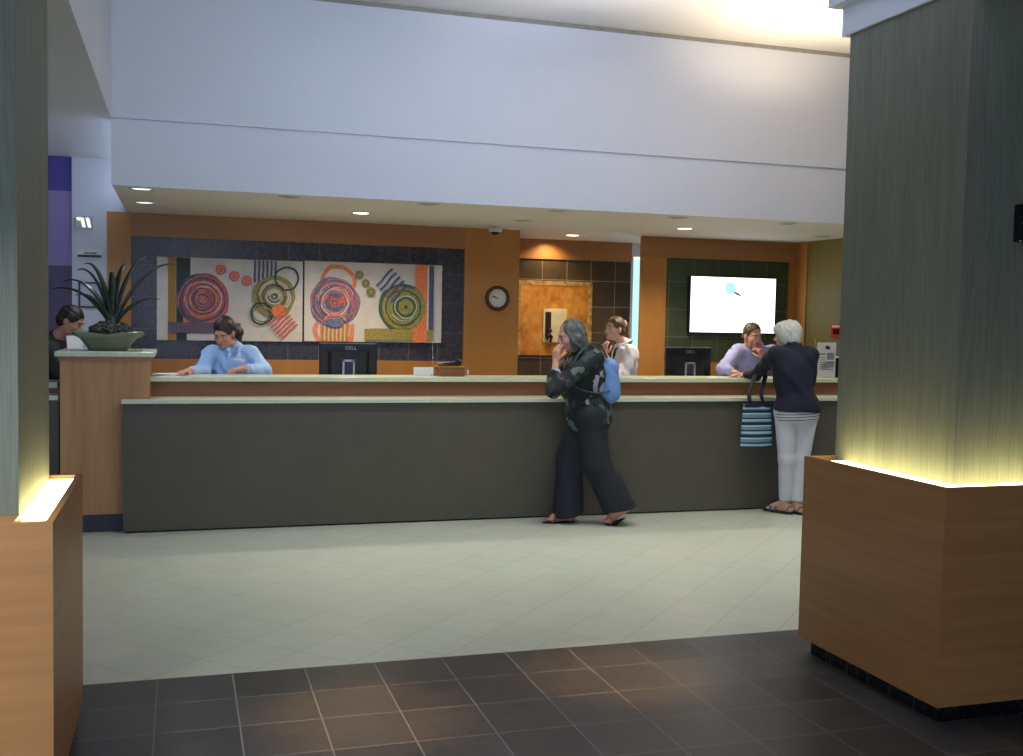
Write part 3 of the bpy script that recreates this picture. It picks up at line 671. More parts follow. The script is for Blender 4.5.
# ------------------------------------------------------------------ people: smooth solids, meshed with surface nets
def nrm(v): v = np.asarray(v, float); return v/np.linalg.norm(v)
class SDF:
    def __init__(s, h): s.h = h*.8; s.ops = []
    def cap(s, a, b, ra, rb=None, k=.02, sub=False):
        s.ops.append(('c', np.asarray(a, float), np.asarray(b, float), ra, ra if rb is None else rb, k, sub)); return s
    def chain(s, pts, rs, k=.02):
        for i in range(len(pts)-1): s.cap(pts[i], pts[i+1], rs[i], rs[i+1], k)
        return s
    def ell(s, c, r, ax=None, k=.02, sub=False):
        s.ops.append(('e', np.asarray(c, float), np.asarray(r, float), np.eye(3) if ax is None else np.array(ax), k, sub)); return s
    def plane(s, p, n): s.ops.append(('p', np.asarray(p, float), nrm(n))); return s      # keeps the side away from n
    def folds(s, amp, fn): s.ops.append(('f', amp, fn)); return s
    def mesh(s, name):
        h = s.h; lo = np.full(3, 1e9); hi = -lo
        for o in s.ops:
            if o[0] == 'c' and not o[6]:
                r = max(o[3], o[4]); lo = np.minimum(lo, np.minimum(o[1], o[2])-r); hi = np.maximum(hi, np.maximum(o[1], o[2])+r)
            if o[0] == 'e' and not o[5]:
                r = np.abs(o[3]).T @ o[2]; lo = np.minimum(lo, o[1]-r); hi = np.maximum(hi, o[1]+r)
        lo -= .05; hi += .05
        n = np.ceil((hi-lo)/h).astype(int)+1
        F = np.full(n, .25, np.float32)
        ax = [lo[i]+h*np.arange(n[i]) for i in range(3)]
        def sl(a, b):
            i0 = np.clip(((a-lo)/h).astype(int), 0, n-1); i1 = np.clip(((b-lo)/h).astype(int)+2, 1, n)
            S = tuple(slice(i0[i], i1[i]) for i in range(3))
            return S, np.stack(np.meshgrid(*[ax[i][S[i]] for i in range(3)], indexing='ij'), -1)
        for o in sorted(s.ops, key=lambda o: o[0] == 'p'):
            if o[0] == 'c':
                _, a, b, ra, rb, k, sub = o; r = max(ra, rb)+max(.05, k)
                S, P = sl(np.minimum(a, b)-r, np.maximum(a, b)+r); ab = b-a
                t = np.clip(((P-a) @ ab)/max(1e-9, ab @ ab), 0, 1)
                d = np.linalg.norm(P-a-t[..., None]*ab, axis=-1)-(ra+(rb-ra)*t)
            elif o[0] == 'e':
                _, c, r, A, k, sub = o; q = np.abs(A).T @ r+max(.05, k)
                S, P = sl(c-q, c+q); L = (P-c) @ A.T
                k0 = np.linalg.norm(L/r, axis=-1); k1 = np.linalg.norm(L/(r*r), axis=-1)+1e-9; d = k0*(k0-1)/k1
                d = np.where(k0 < 1e-3, -r.min(), d)
            elif o[0] == 'p':
                S, P = sl(lo, hi); F[S] = np.maximum(F[S], (P-o[1]) @ o[2]); continue
            else:
                S, P = sl(lo, hi); F[S] = F[S]+o[1]*o[2](P); continue
            f = F[S]
            if sub:
                g = -d; hh = np.clip(.5-.5*(f-g)/k, 0, 1); F[S] = f*(1-hh)+g*hh+k*hh*(1-hh)
            else:
                hh = np.clip(.5+.5*(d-f)/k, 0, 1); F[S] = d*(1-hh)+f*hh-k*hh*(1-hh)
        # surface nets
        F = F.astype(np.float64); I = F < 0
        cnt = np.zeros(np.array(F.shape)-1, int); cor = {}
        for c in np.ndindex(2, 2, 2):
            S = tuple(slice(c[i], F.shape[i]-1+c[i]) for i in range(3)); cor[c] = S; cnt += I[S]
        cells = np.argwhere((cnt > 0) & (cnt < 8)); idx = -np.ones(cnt.shape, int); idx[tuple(cells.T)] = np.arange(len(cells))
        acc = np.zeros((len(cells), 3)); w = np.zeros(len(cells))
        for c in np.ndindex(2, 2, 2):
            for d in range(3):
                if c[d]: continue
                e = list(c); e[d] = 1
                fa = F[tuple((cells+np.array(c)).T)]; fb = F[tuple((cells+np.array(e)).T)]
                x = (fa < 0) != (fb < 0); t = np.where(x, fa/(fa-fb+1e-30), 0)
                p = np.tile(np.array(c, float), (len(cells), 1)); p[:, d] = t
                acc += p*x[:, None]; w += x
        V = lo+h*(cells+acc/w[:, None]); quads = []
        for d in range(3):
            A = [slice(None)]*3; B = [slice(None)]*3; A[d] = slice(0, -1); B[d] = slice(1, None)
            ia, ib = I[tuple(A)], I[tuple(B)]; E = np.argwhere(ia != ib)
            u, v = (d+1) % 3, (d+2) % 3
            E = E[(E[:, u] > 0) & (E[:, v] > 0) & (E[:, u] < F.shape[u]-1) & (E[:, v] < F.shape[v]-1)]
            flip = ia[tuple(E.T)]; Q = []
            for du, dv in ((1, 1), (0, 1), (0, 0), (1, 0)):
                G = E.copy(); G[:, u] -= du; G[:, v] -= dv; Q.append(idx[tuple(G.T)])
            Q = np.stack(Q, 1); Q[~flip] = Q[~flip][:, ::-1]; quads.append(Q)
        Q = np.concatenate(quads); Q = Q[(Q >= 0).all(1)]
        me = bpy.data.meshes.new(name); me.vertices.add(len(V)); me.vertices.foreach_set('co', V.ravel())
        me.loops.add(Q.size); me.loops.foreach_set('vertex_index', Q.ravel().astype(np.int32))
        me.polygons.add(len(Q)); me.polygons.foreach_set('loop_start', np.arange(0, Q.size, 4, dtype=np.int32))
        me.polygons.foreach_set('use_smooth', np.ones(len(Q), bool)); me.update(calc_edges=True); me.validate()
        return me
    def build(s, name, mat, parent, label=None):
        me = s.mesh(name); me.materials.append(M[mat]); o = link_mesh(name, me, parent); return setp(o, label)
def wav(fx, fy, fz, ph=0):
    def g(P):
        x, y, z = P[..., 0], P[..., 1], P[..., 2]
        q = .8*np.sin(z*fz*.7+x*fx*.5+ph)+.9*np.sin(y*fy*.45+ph*1.7)
        return .7*np.sin(x*fx+q*1.6+ph)*np.sin(y*fy+q)+.8*np.sin(z*fz*.8+x*fx*.7-y*fy*.6+q*1.8+ph)
    return g

def head_axes(fwd, up):
    f = nrm(fwd); u = np.asarray(up, float); u = nrm(u-f*(u @ f)); s_ = np.cross(f, u)      # s_: the person's right
    return s_, f, u
def head(S, c, A, sc=1.0, male=False):
    s_, f, u = A; c = np.asarray(c, float); L = lambda x, y, z: c+(s_*x+f*y+u*z)*sc; AX = np.array([s_, f, u])
    S.ell(L(0, -.012, .03), np.array((.072, .092, .084))*sc, AX, .02)
    S.ell(L(0, .024, -.03), np.array((.060, .068, .084))*sc, AX, .025)
    S.ell(L(0, .04, -.078), np.array((.047+.005*male, .044, .034))*sc, AX, .025)
    S.ell(L(0, .072, -.096), np.array((.021, .018, .016))*sc, AX, .02)
    for q in (-1, 1):
        S.ell(L(.036*q, .058, -.034), np.array((.026, .026, .026))*sc, AX, .02)
        S.ell(L(.033*q, .101, .002), np.array((.016, .014, .009))*sc, AX, .014, sub=True)
        S.ell(L(.073*q, -.008, -.012), np.array((.010, .021, .032))*sc, AX, .008)
    S.cap(L(-.036, .080, .020), L(.036, .080, .020), .009*sc, k=.014)
    S.cap(L(0, .088, .006), L(0, .110, -.030), .007*sc, .0125*sc, k=.012)
    S.cap(L(-.013, .098, -.034), L(.013, .098, -.034), .008*sc, k=.008)
    S.cap(L(-.018, .088, -.060), L(.018, .088, -.060), .008*sc, k=.008); S.cap(L(-.015, .087, -.072), L(.015, .087, -.072), .008*sc, k=.008)
    return L
def face_bits(t, L, A, lips='lips', brow='brow_dark', sc=1.0):
    s_, f, u = A; rot = Matrix((Vector(s_), Vector(f), Vector(u))).transposed().to_4x4()
    for q in (-1, 1):
        b = MB(); b.ball(Vector(L(.033*q, .0785, .0)), .0105*sc, 0, 14); ey = b.build('eye', 'eyewhite', t); b = MB(); b.ball(Vector(L(.033*q, .0855, .0)), .0056*sc, 0, 10); b.build('iris', 'iris', ey)
        b = MB(); b.tube([L(.017*q, .0935, .019), L(.034*q, .091, .026), L(.051*q, .078, .019)], .0035*sc, 6); b.build('eyebrow', brow, t)
    b = MB(); b.tube([L(-.022, .088, -.064), L(-.009, .0965, -.061), L(.009, .0965, -.061), L(.022, .088, -.064)], .005*sc, 8, rr=[.002, .005, .005, .002])
    b.tube([L(-.022, .088, -.066), L(0, .0955, -.072), L(.022, .088, -.066)], .005*sc, 8, rr=[.002, .0062, .002]); b.build('lips', lips, t)
def hand_sdf(S, w, d, n, thumb, curl=.5, sc=1.0, spread=.10, curls=None, tcurl=.4):
    """w wrist, d towards the knuckles, n the way the palm faces, thumb = +1/-1 side"""
    d = nrm(d); n = np.asarray(n, float); n = nrm(n-d*(n @ d)); t = np.cross(d, n)*thumb; w = np.asarray(w, float)
    kn = []
    for i, o in enumerate((.028, .009, -.010, -.028)):
        k_ = w+d*(.088-.006*abs(i-1.2))*sc+t*o*sc; kn.append(k_)
        S.cap(w+d*.012*sc+t*o*.6*sc, k_, .014*sc, .0115*sc, k=.012)
    lens = ((.040, .024, .019), (.045, .028, .021), (.041, .026, .020), (.032, .020, .017))
    for i in range(4):
        cu = (curls[i] if curls else curl); p = kn[i]; a = 0.0; sp = spread*(1.2-i*.8)
        for j, l in enumerate(lens[i]):
            a += cu*(.75 if j == 0 else .95)
            v = nrm((d*math.cos(a)+n*math.sin(a))+t*sp*math.cos(a)); q = p+v*l*sc
            S.cap(p, q, (.0092-.0008*j)*sc, (.0086-.001*j)*sc, k=.004); p = q
    b0 = w+d*.022*sc+t*.024*sc+n*.004; v1 = nrm(d*.62+t*.78+n*.25); b1 = b0+v1*.040*sc
    v2 = nrm(d*.85+t*(.5-tcurl)+n*(.25+tcurl)); b2 = b1+v2*.031*sc; v3 = nrm(d*.85+t*(.2-tcurl)+n*(.3+tcurl)); b3 = b2+v3*.025*sc
    S.chain([b0, b1, b2, b3], [.015*sc, .0115*sc, .010*sc, .0085*sc], k=.008)
    return w+d*.09*sc
def foot_sdf(S, a, d, pitch=0, sc=1.0, out=0):
    """a ankle; d level heading; pitch lifts the heel"""
    d = nrm(d); up = np.array((0, 0, 1.)); s_ = np.cross(d, up)
    fw = d*math.cos(pitch)-up*math.sin(pitch); dn = -up*math.cos(pitch)-d*math.sin(pitch)
    heel = a-fw*.035+dn*.045; ball = a+fw*.125+dn*.058; toe = ball+d*.055
    S.cap(a, heel, .034, .030, k=.02); S.cap(a+fw*.02, ball-dn*.012, .036, .026, k=.03); S.cap(heel, ball, .028, .024, k=.03)
    for i, o in enumerate((.026, .012, 0, -.012, -.024)):
        S.cap(ball+s_*o*.8, toe+s_*o-d*.006*abs(i-1), .0135, .0095, k=.008)
    return heel, ball, toe, fw, dn, s_

SK = [('skin', (196, 142, 120)), ('skin_pale', (206, 160, 140)), ('skin_tan', (176, 126, 98))]
for n_, c_ in SK: M[n_] = plain(n_, c_, .5, var=.05, scale=18, spec=.4); M[n_].node_tree.nodes['Principled BSDF'].inputs['Subsurface Weight'].default_value = .05
M['lips'] = plain('lips', (160, 84, 80), .4); M['eyewhite'] = plain('eye_white', (178, 166, 158), .3, var=.01); M['iris'] = plain('iris', (44, 34, 28), .15)
M['brow_dark'] = plain('dark_brow', (52, 40, 32), .8); M['brow_grey'] = plain('grey_brow', (150, 144, 136), .8)
def hairmat(name, a, b, sc=(70, 70, 14)):
    t = NT(name).set(.45, 0, .4); n = t.noise(t.pos(sc), 2.0, 4, .6); t.col(t.ramp(n, [(.32, lin(a)), (.68, lin(b))])); t.bump(n, .5, .006); M[name] = t.m
hairmat('hair_dark', (30, 24, 22), (62, 48, 42)); hairmat('hair_brown', (58, 44, 34), (112, 88, 64)); hairmat('hair_white', (176, 180, 176), (222, 226, 222))
hairmat('hair_grey', (46, 52, 50), (112, 116, 112), (40, 40, 30)); hairmat('hair_short', (62, 48, 34), (98, 78, 54))
M['blue_shirt'] = plain('light_blue_cotton', (158, 192, 238), .8, var=.04, scale=30); M['lilac_shirt'] = plain('lilac_cotton', (160, 164, 214), .8, var=.04, scale=30)
M['white_shirt'] = plain('white_cotton', (222, 222, 230), .8, var=.02, scale=30); M['navy_jacket'] = plain('navy_wool', (18, 22, 46), .85, var=.15, scale=60)
M['white_jeans'] = plain('white_denim', (206, 208, 220), .8, var=.03, scale=40); M['dark_trousers'] = plain('blue_black_trousers', (28, 32, 40), .85, var=.12, scale=30)
M['black_cloth'] = plain('black_cloth', (26, 26, 30), .85); M['dark_tee'] = plain('charcoal_cloth', (48, 48, 52), .85)
t_ = NT('striped_hem').set(.8); sx = t_.n('ShaderNodeSeparateXYZ'); t_.l(t_.n('ShaderNodeNewGeometry').outputs['Position'], sx.inputs[0])
w_ = t_.math('FRACT', t_.math('DIVIDE', t_.math('ADD', sx.outputs[2], t_.math('MULTIPLY', sx.outputs[0], -.06)), .024))
t_.col(t_.mix(t_.math('GREATER_THAN', w_, .68), lin((206, 208, 216)), lin((48, 52, 66)))); M['striped_hem'] = t_.m
t_ = NT('floral_print').set(.85)
vo = t_.n('ShaderNodeTexVoronoi', feature='F1'); vo.inputs['Scale'].default_value = 15; vo.inputs['Randomness'].default_value = 1
dist = t_.n('ShaderNodeVectorMath', operation='ADD'); nz = t_.n('ShaderNodeTexNoise'); nz.inputs['Scale'].default_value = 14
ps = t_.pos(); t_.l(ps, nz.inputs[0]); sc_ = t_.n('ShaderNodeVectorMath', operation='SCALE'); sc_.inputs[3].default_value = .09
t_.l(nz.outputs[1], sc_.inputs[0]); t_.l(ps, dist.inputs[0]); t_.l(sc_.outputs[0], dist.inputs[1]); t_.l(dist.outputs[0], vo.inputs[0])
sp = t_.n('ShaderNodeSeparateXYZ'); t_.l(vo.outputs['Color'], sp.inputs[0])
fl = t_.ramp(sp.outputs[0], [(0, lin((24, 31, 32))), (.26, lin((46, 60, 56))), (.42, lin((84, 98, 82))), (.54, lin((28, 36, 40))), (.66, lin((80, 92, 96))), (.78, lin((156, 156, 168))), (.90, lin((48, 62, 62)))])
nd_ = [n for n in t_.t.nodes if n.type == 'VALTORGB'][-1]; nd_.color_ramp.interpolation = 'CONSTANT'
t_.col(t_.mix(t_.math('GREATER_THAN', vo.outputs['Distance'], .52), fl, lin((18, 24, 26)))); M['floral'] = t_.m
t_ = NT('striped_tote').set(.8); sx = t_.n('ShaderNodeSeparateXYZ'); t_.l(t_.n('ShaderNodeTexCoord').outputs['Object'], sx.inputs[0])
w_ = t_.math('FRACT', t_.math('DIVIDE', sx.outputs[2], .105))
rr_ = t_.ramp(w_, [(0, lin((40, 76, 98))), (.10, lin((150, 190, 208))), (.30, lin((22, 26, 44))), (.42, lin((98, 142, 168))), (.68, lin((176, 204, 214))), (.80, lin((24, 30, 48)))])
[n for n in t_.t.nodes if n.type == 'VALTORGB'][-1].color_ramp.interpolation = 'CONSTANT'; t_.col(rr_); M['tote'] = t_.m
M['pack'] = plain('blue_nylon', (104, 142, 196), .55, var=.12, scale=12); M['teal'] = plain('teal_strap', (44, 74, 84), .7); M['sole'] = plain('dark_sole', (36, 32, 32), .7); M['sandal'] = plain('grey_green_sandal', (92, 108, 108), .6)
M['tan_sandal'] = plain('tan_sandal', (128, 96, 84), .6); M['scrunchie'] = plain('pale_scrunchie', (206, 168, 160), .8)

def person(label, x, y): return thing('person', label, 'person', (x, y, 0))
a_ = np.array
def arm(S, sh, el, wr, k=.03): S.chain([sh, el, wr], [.045, .038, .026], k)
def sleeve(S, sh, el, wr, r0, r1, r2, k=.03): S.chain([sh, el, wr], [r0*.88, r1*.84, r2*.86], k)

# --- walking woman with backpack, heading left along the counter
W = lambda px, py, Y: a_(at(px, py, Y))
t = person('grey-haired woman in dark floral top and wide trousers, walking left with hand at her mouth', 3.1, 7.85)
hc = W(570, 336, 7.85); A = head_axes((-1, -.10, -.22), (-.12, 0, 1))
neck = a_((3.045, 7.85, 1.375)); nS = a_((3.06, 7.68, 1.325)); fS = a_((3.06, 8.01, 1.325)); chest = a_((3.06, 7.85, 1.20)); pel = a_((3.09, 7.85, .90))
nE = W(553, 392, 7.60); nW = W(556, 362, 7.70); fE = a_((2.99, 8.04, 1.04)); fW = a_((2.86, 7.98, 1.20))
nH = a_((3.07, 7.77, .87)); fH = a_((3.07, 7.93, .87)); fK = a_((2.965, 7.925, .48)); fA = a_((2.965, 7.93, .088)); nK = a_((3.14, 7.76, .49)); nA = a_((3.335, 7.75, .150))
B = SDF(.0062); L = head(B, hc, A)
B.cap(hc+a_((.03, 0, -.07)), neck, .053, .058, k=.03); B.cap(nS, fS, .058, k=.04); B.cap(chest+a_((0, -.06, 0)), chest+a_((0, .06, 0)), .10, k=.05); B.cap(chest, pel, .10, .11, k=.06); B.cap(nH, fH, .09, k=.05)
arm(B, nS, nE, nW); arm(B, fS, fE, fW)
hand_sdf(B, nW, (.02, .10, 1), (.8, .45, .1), -1, .55, .95)
hand_sdf(B, fW, (.2, -.25, 1), (.8, -.4, 0), 1, .9, .95)
B.chain([nH, nK, nA], [.085, .056, .036], .03); B.chain([fH, fK, fA], [.085, .056, .036], .03)
ft = [foot_sdf(B, fA, (-1, .02, 0)), foot_sdf(B, nA, (-1, .02, 0), .55)]
B.build('body', 'skin', t); face_bits(t, L, A, brow='brow_grey')
S = SDF(.0075); s_, f_, u_ = A; AX = a_([s_, f_, u_]); H_ = lambda x, y, z: hc+s_*x+f_*y+u_*z
S.ell(H_(0, -.028, .035), (.094, .104, .096), AX); S.ell(H_(0, -.065, -.05), (.092, .07, .11), AX, .03); S.ell(H_(-.07, -.02, -.035), (.035, .06, .085), AX, .03); S.ell(H_(.07, -.02, -.035), (.035, .06, .085), AX, .03)
S.ell(H_(0, .082, -.05), (.066, .075, .115), AX, .015, sub=True); S.folds(.006, wav(70, 80, 60)); S.build('hair', 'hair_grey', t)
S = SDF(.008)
S.cap(nS+a_((0, .03, -.01)), fS+a_((0, -.03, -.01)), .085, k=.05); S.ell(chest+a_((-.02, 0, -.02)), (.155, .20, .20), k=.06); S.cap(chest, pel+a_((0, 0, .02)), .155, .175, k=.08)
S.ell(pel+a_((0, 0, -.05)), (.185, .20, .19), k=.06); S.cap(neck+a_((.01, 0, .0)), neck+a_((.0, 0, -.06)), .075, .10, k=.04)
sleeve(S, nS, nE+a_((0, 0, .01)), nW*.55+nE*.45, .085, .070, .062); sleeve(S, fS, fE, fW*.5+fE*.5, .082, .068, .06)
S.plane((3, 8, .755), (.05, 0, -1)); S.folds(.006, wav(34, 30, 26)); S.build('tunic', 'floral', t)
S = SDF(.008)
S.cap(nH, fH, .125, k=.05); S.chain([nH, nK, nA+a_((.01, 0, -.03))], [.125, .105, .135], .05); S.chain([fH, fK, fA+a_((.005, 0, -.02))], [.125, .10, .125], .05)
S.plane(fA+a_((0, 0, -.03)), (.20, 0, -1)) ; S.folds(.006, wav(36, 30, 9, 1)); S.build('trousers', 'dark_trousers', t)
for (heel, ball, toe, fw, dn, ss), hl in zip(ft, (0, 1)):
    S = SDF(.005); off = dn*.030
    S.cap(heel+off, ball+off*.9, .033, .040, k=.01); S.cap(ball+off*.9, toe+off*.55, .040, .034, k=.01); S.plane(heel+off*.80, -dn)
    if True: S.plane(ball+off*.8, -dn*.6+a_((0, 0, .4)))
    so_ = S.build('sandal_sole', 'sole', t)
    b = MB(); c_ = ball-fw*.01; b.tube([c_+ss*.040-dn*-.012, c_+ss*.03-dn*.026, c_-dn*.034, c_-ss*.03-dn*.026, c_-ss*.040+dn*.012], .010, 8, flat=.5); b.build('sandal_strap', 'tan_sandal', so_)
# backpack on her back
bp = a_((3.235, 7.82, 1.165))
q = thing('backpack', 'light blue backpack on the back of the woman in the floral top', 'backpack', (3.26, 7.82, 1.0))
S = SDF(.007); [S.cap(bp+a_((.0, y_, -.115)), bp+a_((-.012, y_*.9, .095)), .078, .066, k=.05) for y_ in (-.075, 0, .075)]; S.folds(.004, wav(45, 40, 40)); S.build('bag_body', 'pack', q)
S = SDF(.007); S.ell(bp+a_((.062, 0, -.05)), (.035, .10, .11), k=.02); S.folds(.003, wav(45, 50, 40, 2)); S.build('front_pocket', 'pack', q)
for y_, sg in ((7.72, -1), (7.95, 1)):
    b = MB(); b.tube(curve([(3.19, y_, 1.33), (3.13, y_-.01*sg, 1.435), (3.04, y_-.01*sg, 1.437), (2.95, y_, 1.36), (2.905, y_, 1.24), (2.94, y_+.02*sg, 1.10), (3.10, y_+.075*sg, 1.06), (3.22, y_+.02*sg, 1.08)]), .015, 8, flat=.45); b.build('strap', 'teal', q)

# --- white-haired woman at the counter
t = person('white-haired woman in navy jacket and white trousers, leaning one arm on the counter', 5.0, 7.93)
hc = W(787, 335, 7.98); A = head_axes((-.62, .78, -.12), (-.05, .02, 1))
neck = a_((4.975, 7.93, 1.43)); lS = a_((4.82, 7.94, 1.365)); rS = a_((5.125, 7.88, 1.365)); chest = a_((4.98, 7.91, 1.22)); pel = a_((5.005, 7.88, .92))
lE = W(757, 376, 8.30)+a_((0, 0, .02)); lW = W(745, 374.5, 8.53); lW[2] = 1.163; rE = a_((5.21, 8.02, 1.13)); rW = a_((5.21, 8.25, 1.10)); rW = a_((5.16, 8.24, 1.062))
lH = a_((4.93, 7.90, .88)); rH = a_((5.085, 7.87, .88)); lK = a_((4.93, 7.89, .48)); rK = a_((5.06, 7.87, .48)); lA = a_((4.955, 7.925, .088)); rA = a_((5.05, 7.88, .088))
B = SDF(.0062); L = head(B, hc, A)
B.cap(hc+a_((.03, -.03, -.07)), neck, .050, .055, k=.03); B.cap(lS, rS, .055, k=.04); B.cap(chest+a_((-.06, 0, 0)), chest+a_((.06, 0, 0)), .10, k=.05); B.cap(chest, pel, .10, .11, k=.06); B.cap(lH, rH, .085, k=.05)
arm(B, lS, lE, lW); arm(B, rS, rE, rW)
hand_sdf(B, lW, (-.80, .28, -.06), (0, 0, -1), 1, .22, .95); hand_sdf(B, rW, (-.35, .9, -.02), (0, 0, -1), -1, .2, .95)
B.chain([lH, lK, lA], [.085, .056, .036], .03); B.chain([rH, rK, rA], [.085, .056, .036], .03)
ft = [foot_sdf(B, lA, (-.45, .85, 0)), foot_sdf(B, rA, (-.2, .95, 0))]
B.build('body', 'skin_pale', t); face_bits(t, L, A, brow='brow_grey')
S = SDF(.0065); s_, f_, u_ = A; AX = a_([s_, f_, u_]); H_ = lambda x, y, z: hc+s_*x+f_*y+u_*z
S.ell(H_(0, -.022, .032), (.098, .110, .098), AX); S.ell(H_(0, -.055, -.035), (.094, .072, .085), AX, .03); S.cap(H_(-.045, .062, .065), H_(.045, .062, .065), .03, k=.05)
S.ell(H_(.07, -.005, -.01), (.03, .055, .065), AX, .03); S.ell(H_(-.07, -.005, -.01), (.03, .055, .065), AX, .03)
S.ell(H_(0, .088, -.055), (.066, .066, .11), AX, .012, sub=True); S.folds(.004, wav(80, 80, 50)); S.build('hair', 'hair_white', t)
S = SDF(.0075)
S.cap(lS+a_((.03, 0, -.01)), rS+a_((-.03, 0, -.01)), .085, k=.05); S.ell(chest, (.185, .135, .20), k=.06); S.cap(chest, pel+a_((0, 0, .02)), .14, .155, k=.08); S.ell(pel+a_((.01, 0, -.02)), (.205, .16, .17), k=.06)
S.cap(neck+a_((0, -.01, .015)), neck+a_((0, 0, -.06)), .068, .10, k=.04)
sleeve(S, lS, lE, lE*.25+lW*.75, .082, .062, .045); sleeve(S, rS, rE, rE*.3+rW*.7, .082, .062, .048)
S.plane((5, 7.9, .88), (-.05, -.05, -1)); S.folds(.006, wav(30, 30, 26)); S.build('jacket', 'navy_jacket', t)
S = SDF(.0075); S.cap(lH+a_((.01, 0, -.01)), rH+a_((-.01, 0, -.01)), .116, k=.05); S.ell(pel+a_((0, -.01, -.06)), (.180, .138, .13), k=.05)
S.plane((5, 7.9, .805), (.02, 0, -1)); S.plane((5, 7.9, .93), (0, 0, 1)); S.build('striped_hem', 'striped_hem', t)
S = SDF(.0075); S.cap(lH, rH, .112, k=.05); S.chain([lH+a_((-.005, 0, 0)), lK, lA+a_((0, 0, .035))], [.108, .070, .054], .02); S.chain([rH+a_((.005, 0, 0)), rK, rA+a_((0, 0, .035))], [.108, .070, .054], .02)
S.plane((5, 7.9, .115), (0, 0, -1)); S.plane((5, 7.9, .93), (0, 0, 1)); S.folds(.0012, wav(30, 30, 30)); S.build('trousers', 'white_jeans', t)
for (heel, ball, toe, fw, dn, ss) in ft:
    S = SDF(.005); off = dn*.022
    S.cap(heel+off, ball+off*.9, .036, .042, k=.01); S.cap(ball+off*.9, toe+off*.6, .042, .036, k=.01); S.plane(heel+off*.75, -dn); S.plane((0, 0, .003), (0, 0, -1)); so_ = S.build('sandal_sole', 'sole', t)
    for o_ in (.0, .05):
        b = MB(); c_ = ball-fw*(.0+o_); b.tube([c_+ss*.042+dn*.012, c_+ss*.036-dn*.020, c_-dn*(.030+o_*.25), c_-ss*.036-dn*.020, c_-ss*.042+dn*.012], .014, 8, flat=.5); b.build('sandal_strap', 'sandal', so_)
    b = MB(); b.tube([heel+ss*.032+dn*.01, heel+ss*.03-fw*.015-dn*.03, heel-fw*.034-dn*.034, heel-ss*.03-fw*.015-dn*.03, heel-ss*.032+dn*.01], .010, 8, flat=.5); b.build('heel_strap', 'sandal', so_)
# tote hanging from her left forearm
TY = 8.02
q0 = W(756, 426, TY)
q = thing('tote_bag', 'blue and white striped tote bag hanging from the navy-jacketed arm', 'bag', (q0[0], TY, W(756, 447, TY)[2]))
x0, x1 = W(741.5, 430, TY)[0], W(771.5, 430, TY)[0]; z0, z1 = W(756, 447.5, TY)[2], W(756, 404, TY)[2]
b = MB(); bm = b.bm; nx, nz = 14, 14; g = {}
for sd in (-1, 1):
    for i in range(nx+1):
        for j in range(nz+1):
            u, v = i/nx, j/nz; wx = (x0+x1)/2+(u-.5)*(x1-x0)*(1.04-.10*v)
            bul = .038*math.sin(math.pi*min(max(u, 0), 1))*(1-.65*v)*(.55+.45*math.sin(math.pi*min(1, v*1.6+.2)))
            top = z1+(-.014+.02*abs(2*u-1)**1.5) if j == nz else z0+(z1-z0)*v
            g[sd, i, j] = bm.verts.new((wx, TY+sd*(bul+.004)+.004*math.sin(9*u+5*v), top-.0*u))
for sd in (-1, 1):
    for i in range(nx):
        for j in range(nz):
            r = (g[sd, i, j], g[sd, i+1, j], g[sd, i+1, j+1], g[sd, i, j+1]); f = bm.faces.new(r if sd < 0 else r[::-1]); f.smooth = True
for i in range(nx): bm.faces.new((g[1, i, 0], g[1, i+1, 0], g[-1, i+1, 0], g[-1, i, 0]))
for j in range(nz):
    bm.faces.new((g[1, 0, j], g[-1, 0, j], g[-1, 0, j+1], g[1, 0, j+1])); bm.faces.new((g[-1, nx, j], g[1, nx, j], g[1, nx, j+1], g[-1, nx, j+1]))
b.build('bag_body', 'tote', q)
pe = lE*.72+lW*.28
for sd in (-1, 1):
    b = MB(); ca = (x0*.70+x1*.30, TY+sd*.012, z1-.02); cb = (x0*.26+x1*.74, TY+sd*.012, z1-.02); tp = lE+a_((0, .0, .0))
    pts = [ca, (ca[0]+.01, TY+.06+sd*.012, z1+.09), (tp[0]-.035, tp[1]-.045+sd*.02, tp[2]+.012), (tp[0], tp[1]-.02+sd*.02, tp[2]+.068), (tp[0]+.05, tp[1]-.055+sd*.02, tp[2]+.0), (cb[0]-.0, TY+.06+sd*.012, z1+.09), cb]
    b.tube(curve(pts), .011, 8, flat=.5); b.build('handle', 'navy_jacket', q)
b = MB(); b.box(x0+.02, x1-.02, TY-.014, TY+.014, z1-.03, z1+.004, bev=.004); b.build('rim_band', 'navy_jacket', q)

# --- man in the lilac shirt leaning on the counter from behind
t = person('man in a lilac shirt leaning on the counter, hand at his chin', 5.3, 9.12)
hc = W(752.5, 335.5, 9.0); A = head_axes((.10, -.97, -.20), (0, -.12, 1))
neck = a_((5.28, 9.12, 1.405)); rS = a_((5.095, 9.08, 1.345)); lS = a_((5.47, 9.08, 1.345)); chest = a_((5.29, 9.12, 1.20)); pel = a_((5.31, 9.32, .92))
rE = W(723, 372, 8.86); rE[2] = 1.195; rW = a_((5.02, 8.66, 1.178)); rW = W(737, 374, 8.64); rW[2] = 1.165
lE = a_((5.50, 8.84, 1.19)); lW = W(764, 358, 8.87)
lH = a_((5.40, 9.33, .88)); rH = a_((5.22, 9.33, .88)); B = SDF(.0062); L = head(B, hc, A, 1.0, True)
B.cap(hc+a_((0, .04, -.07)), neck, .055, .062, k=.03); B.cap(rS, lS, .06, k=.04); B.cap(chest+a_((-.07, 0, 0)), chest+a_((.07, 0, 0)), .105, k=.05); B.cap(chest, pel, .105, .11, k=.06); B.cap(lH, rH, .09, k=.05)
arm(B, rS, rE, rW); arm(B, lS, lE, lW)
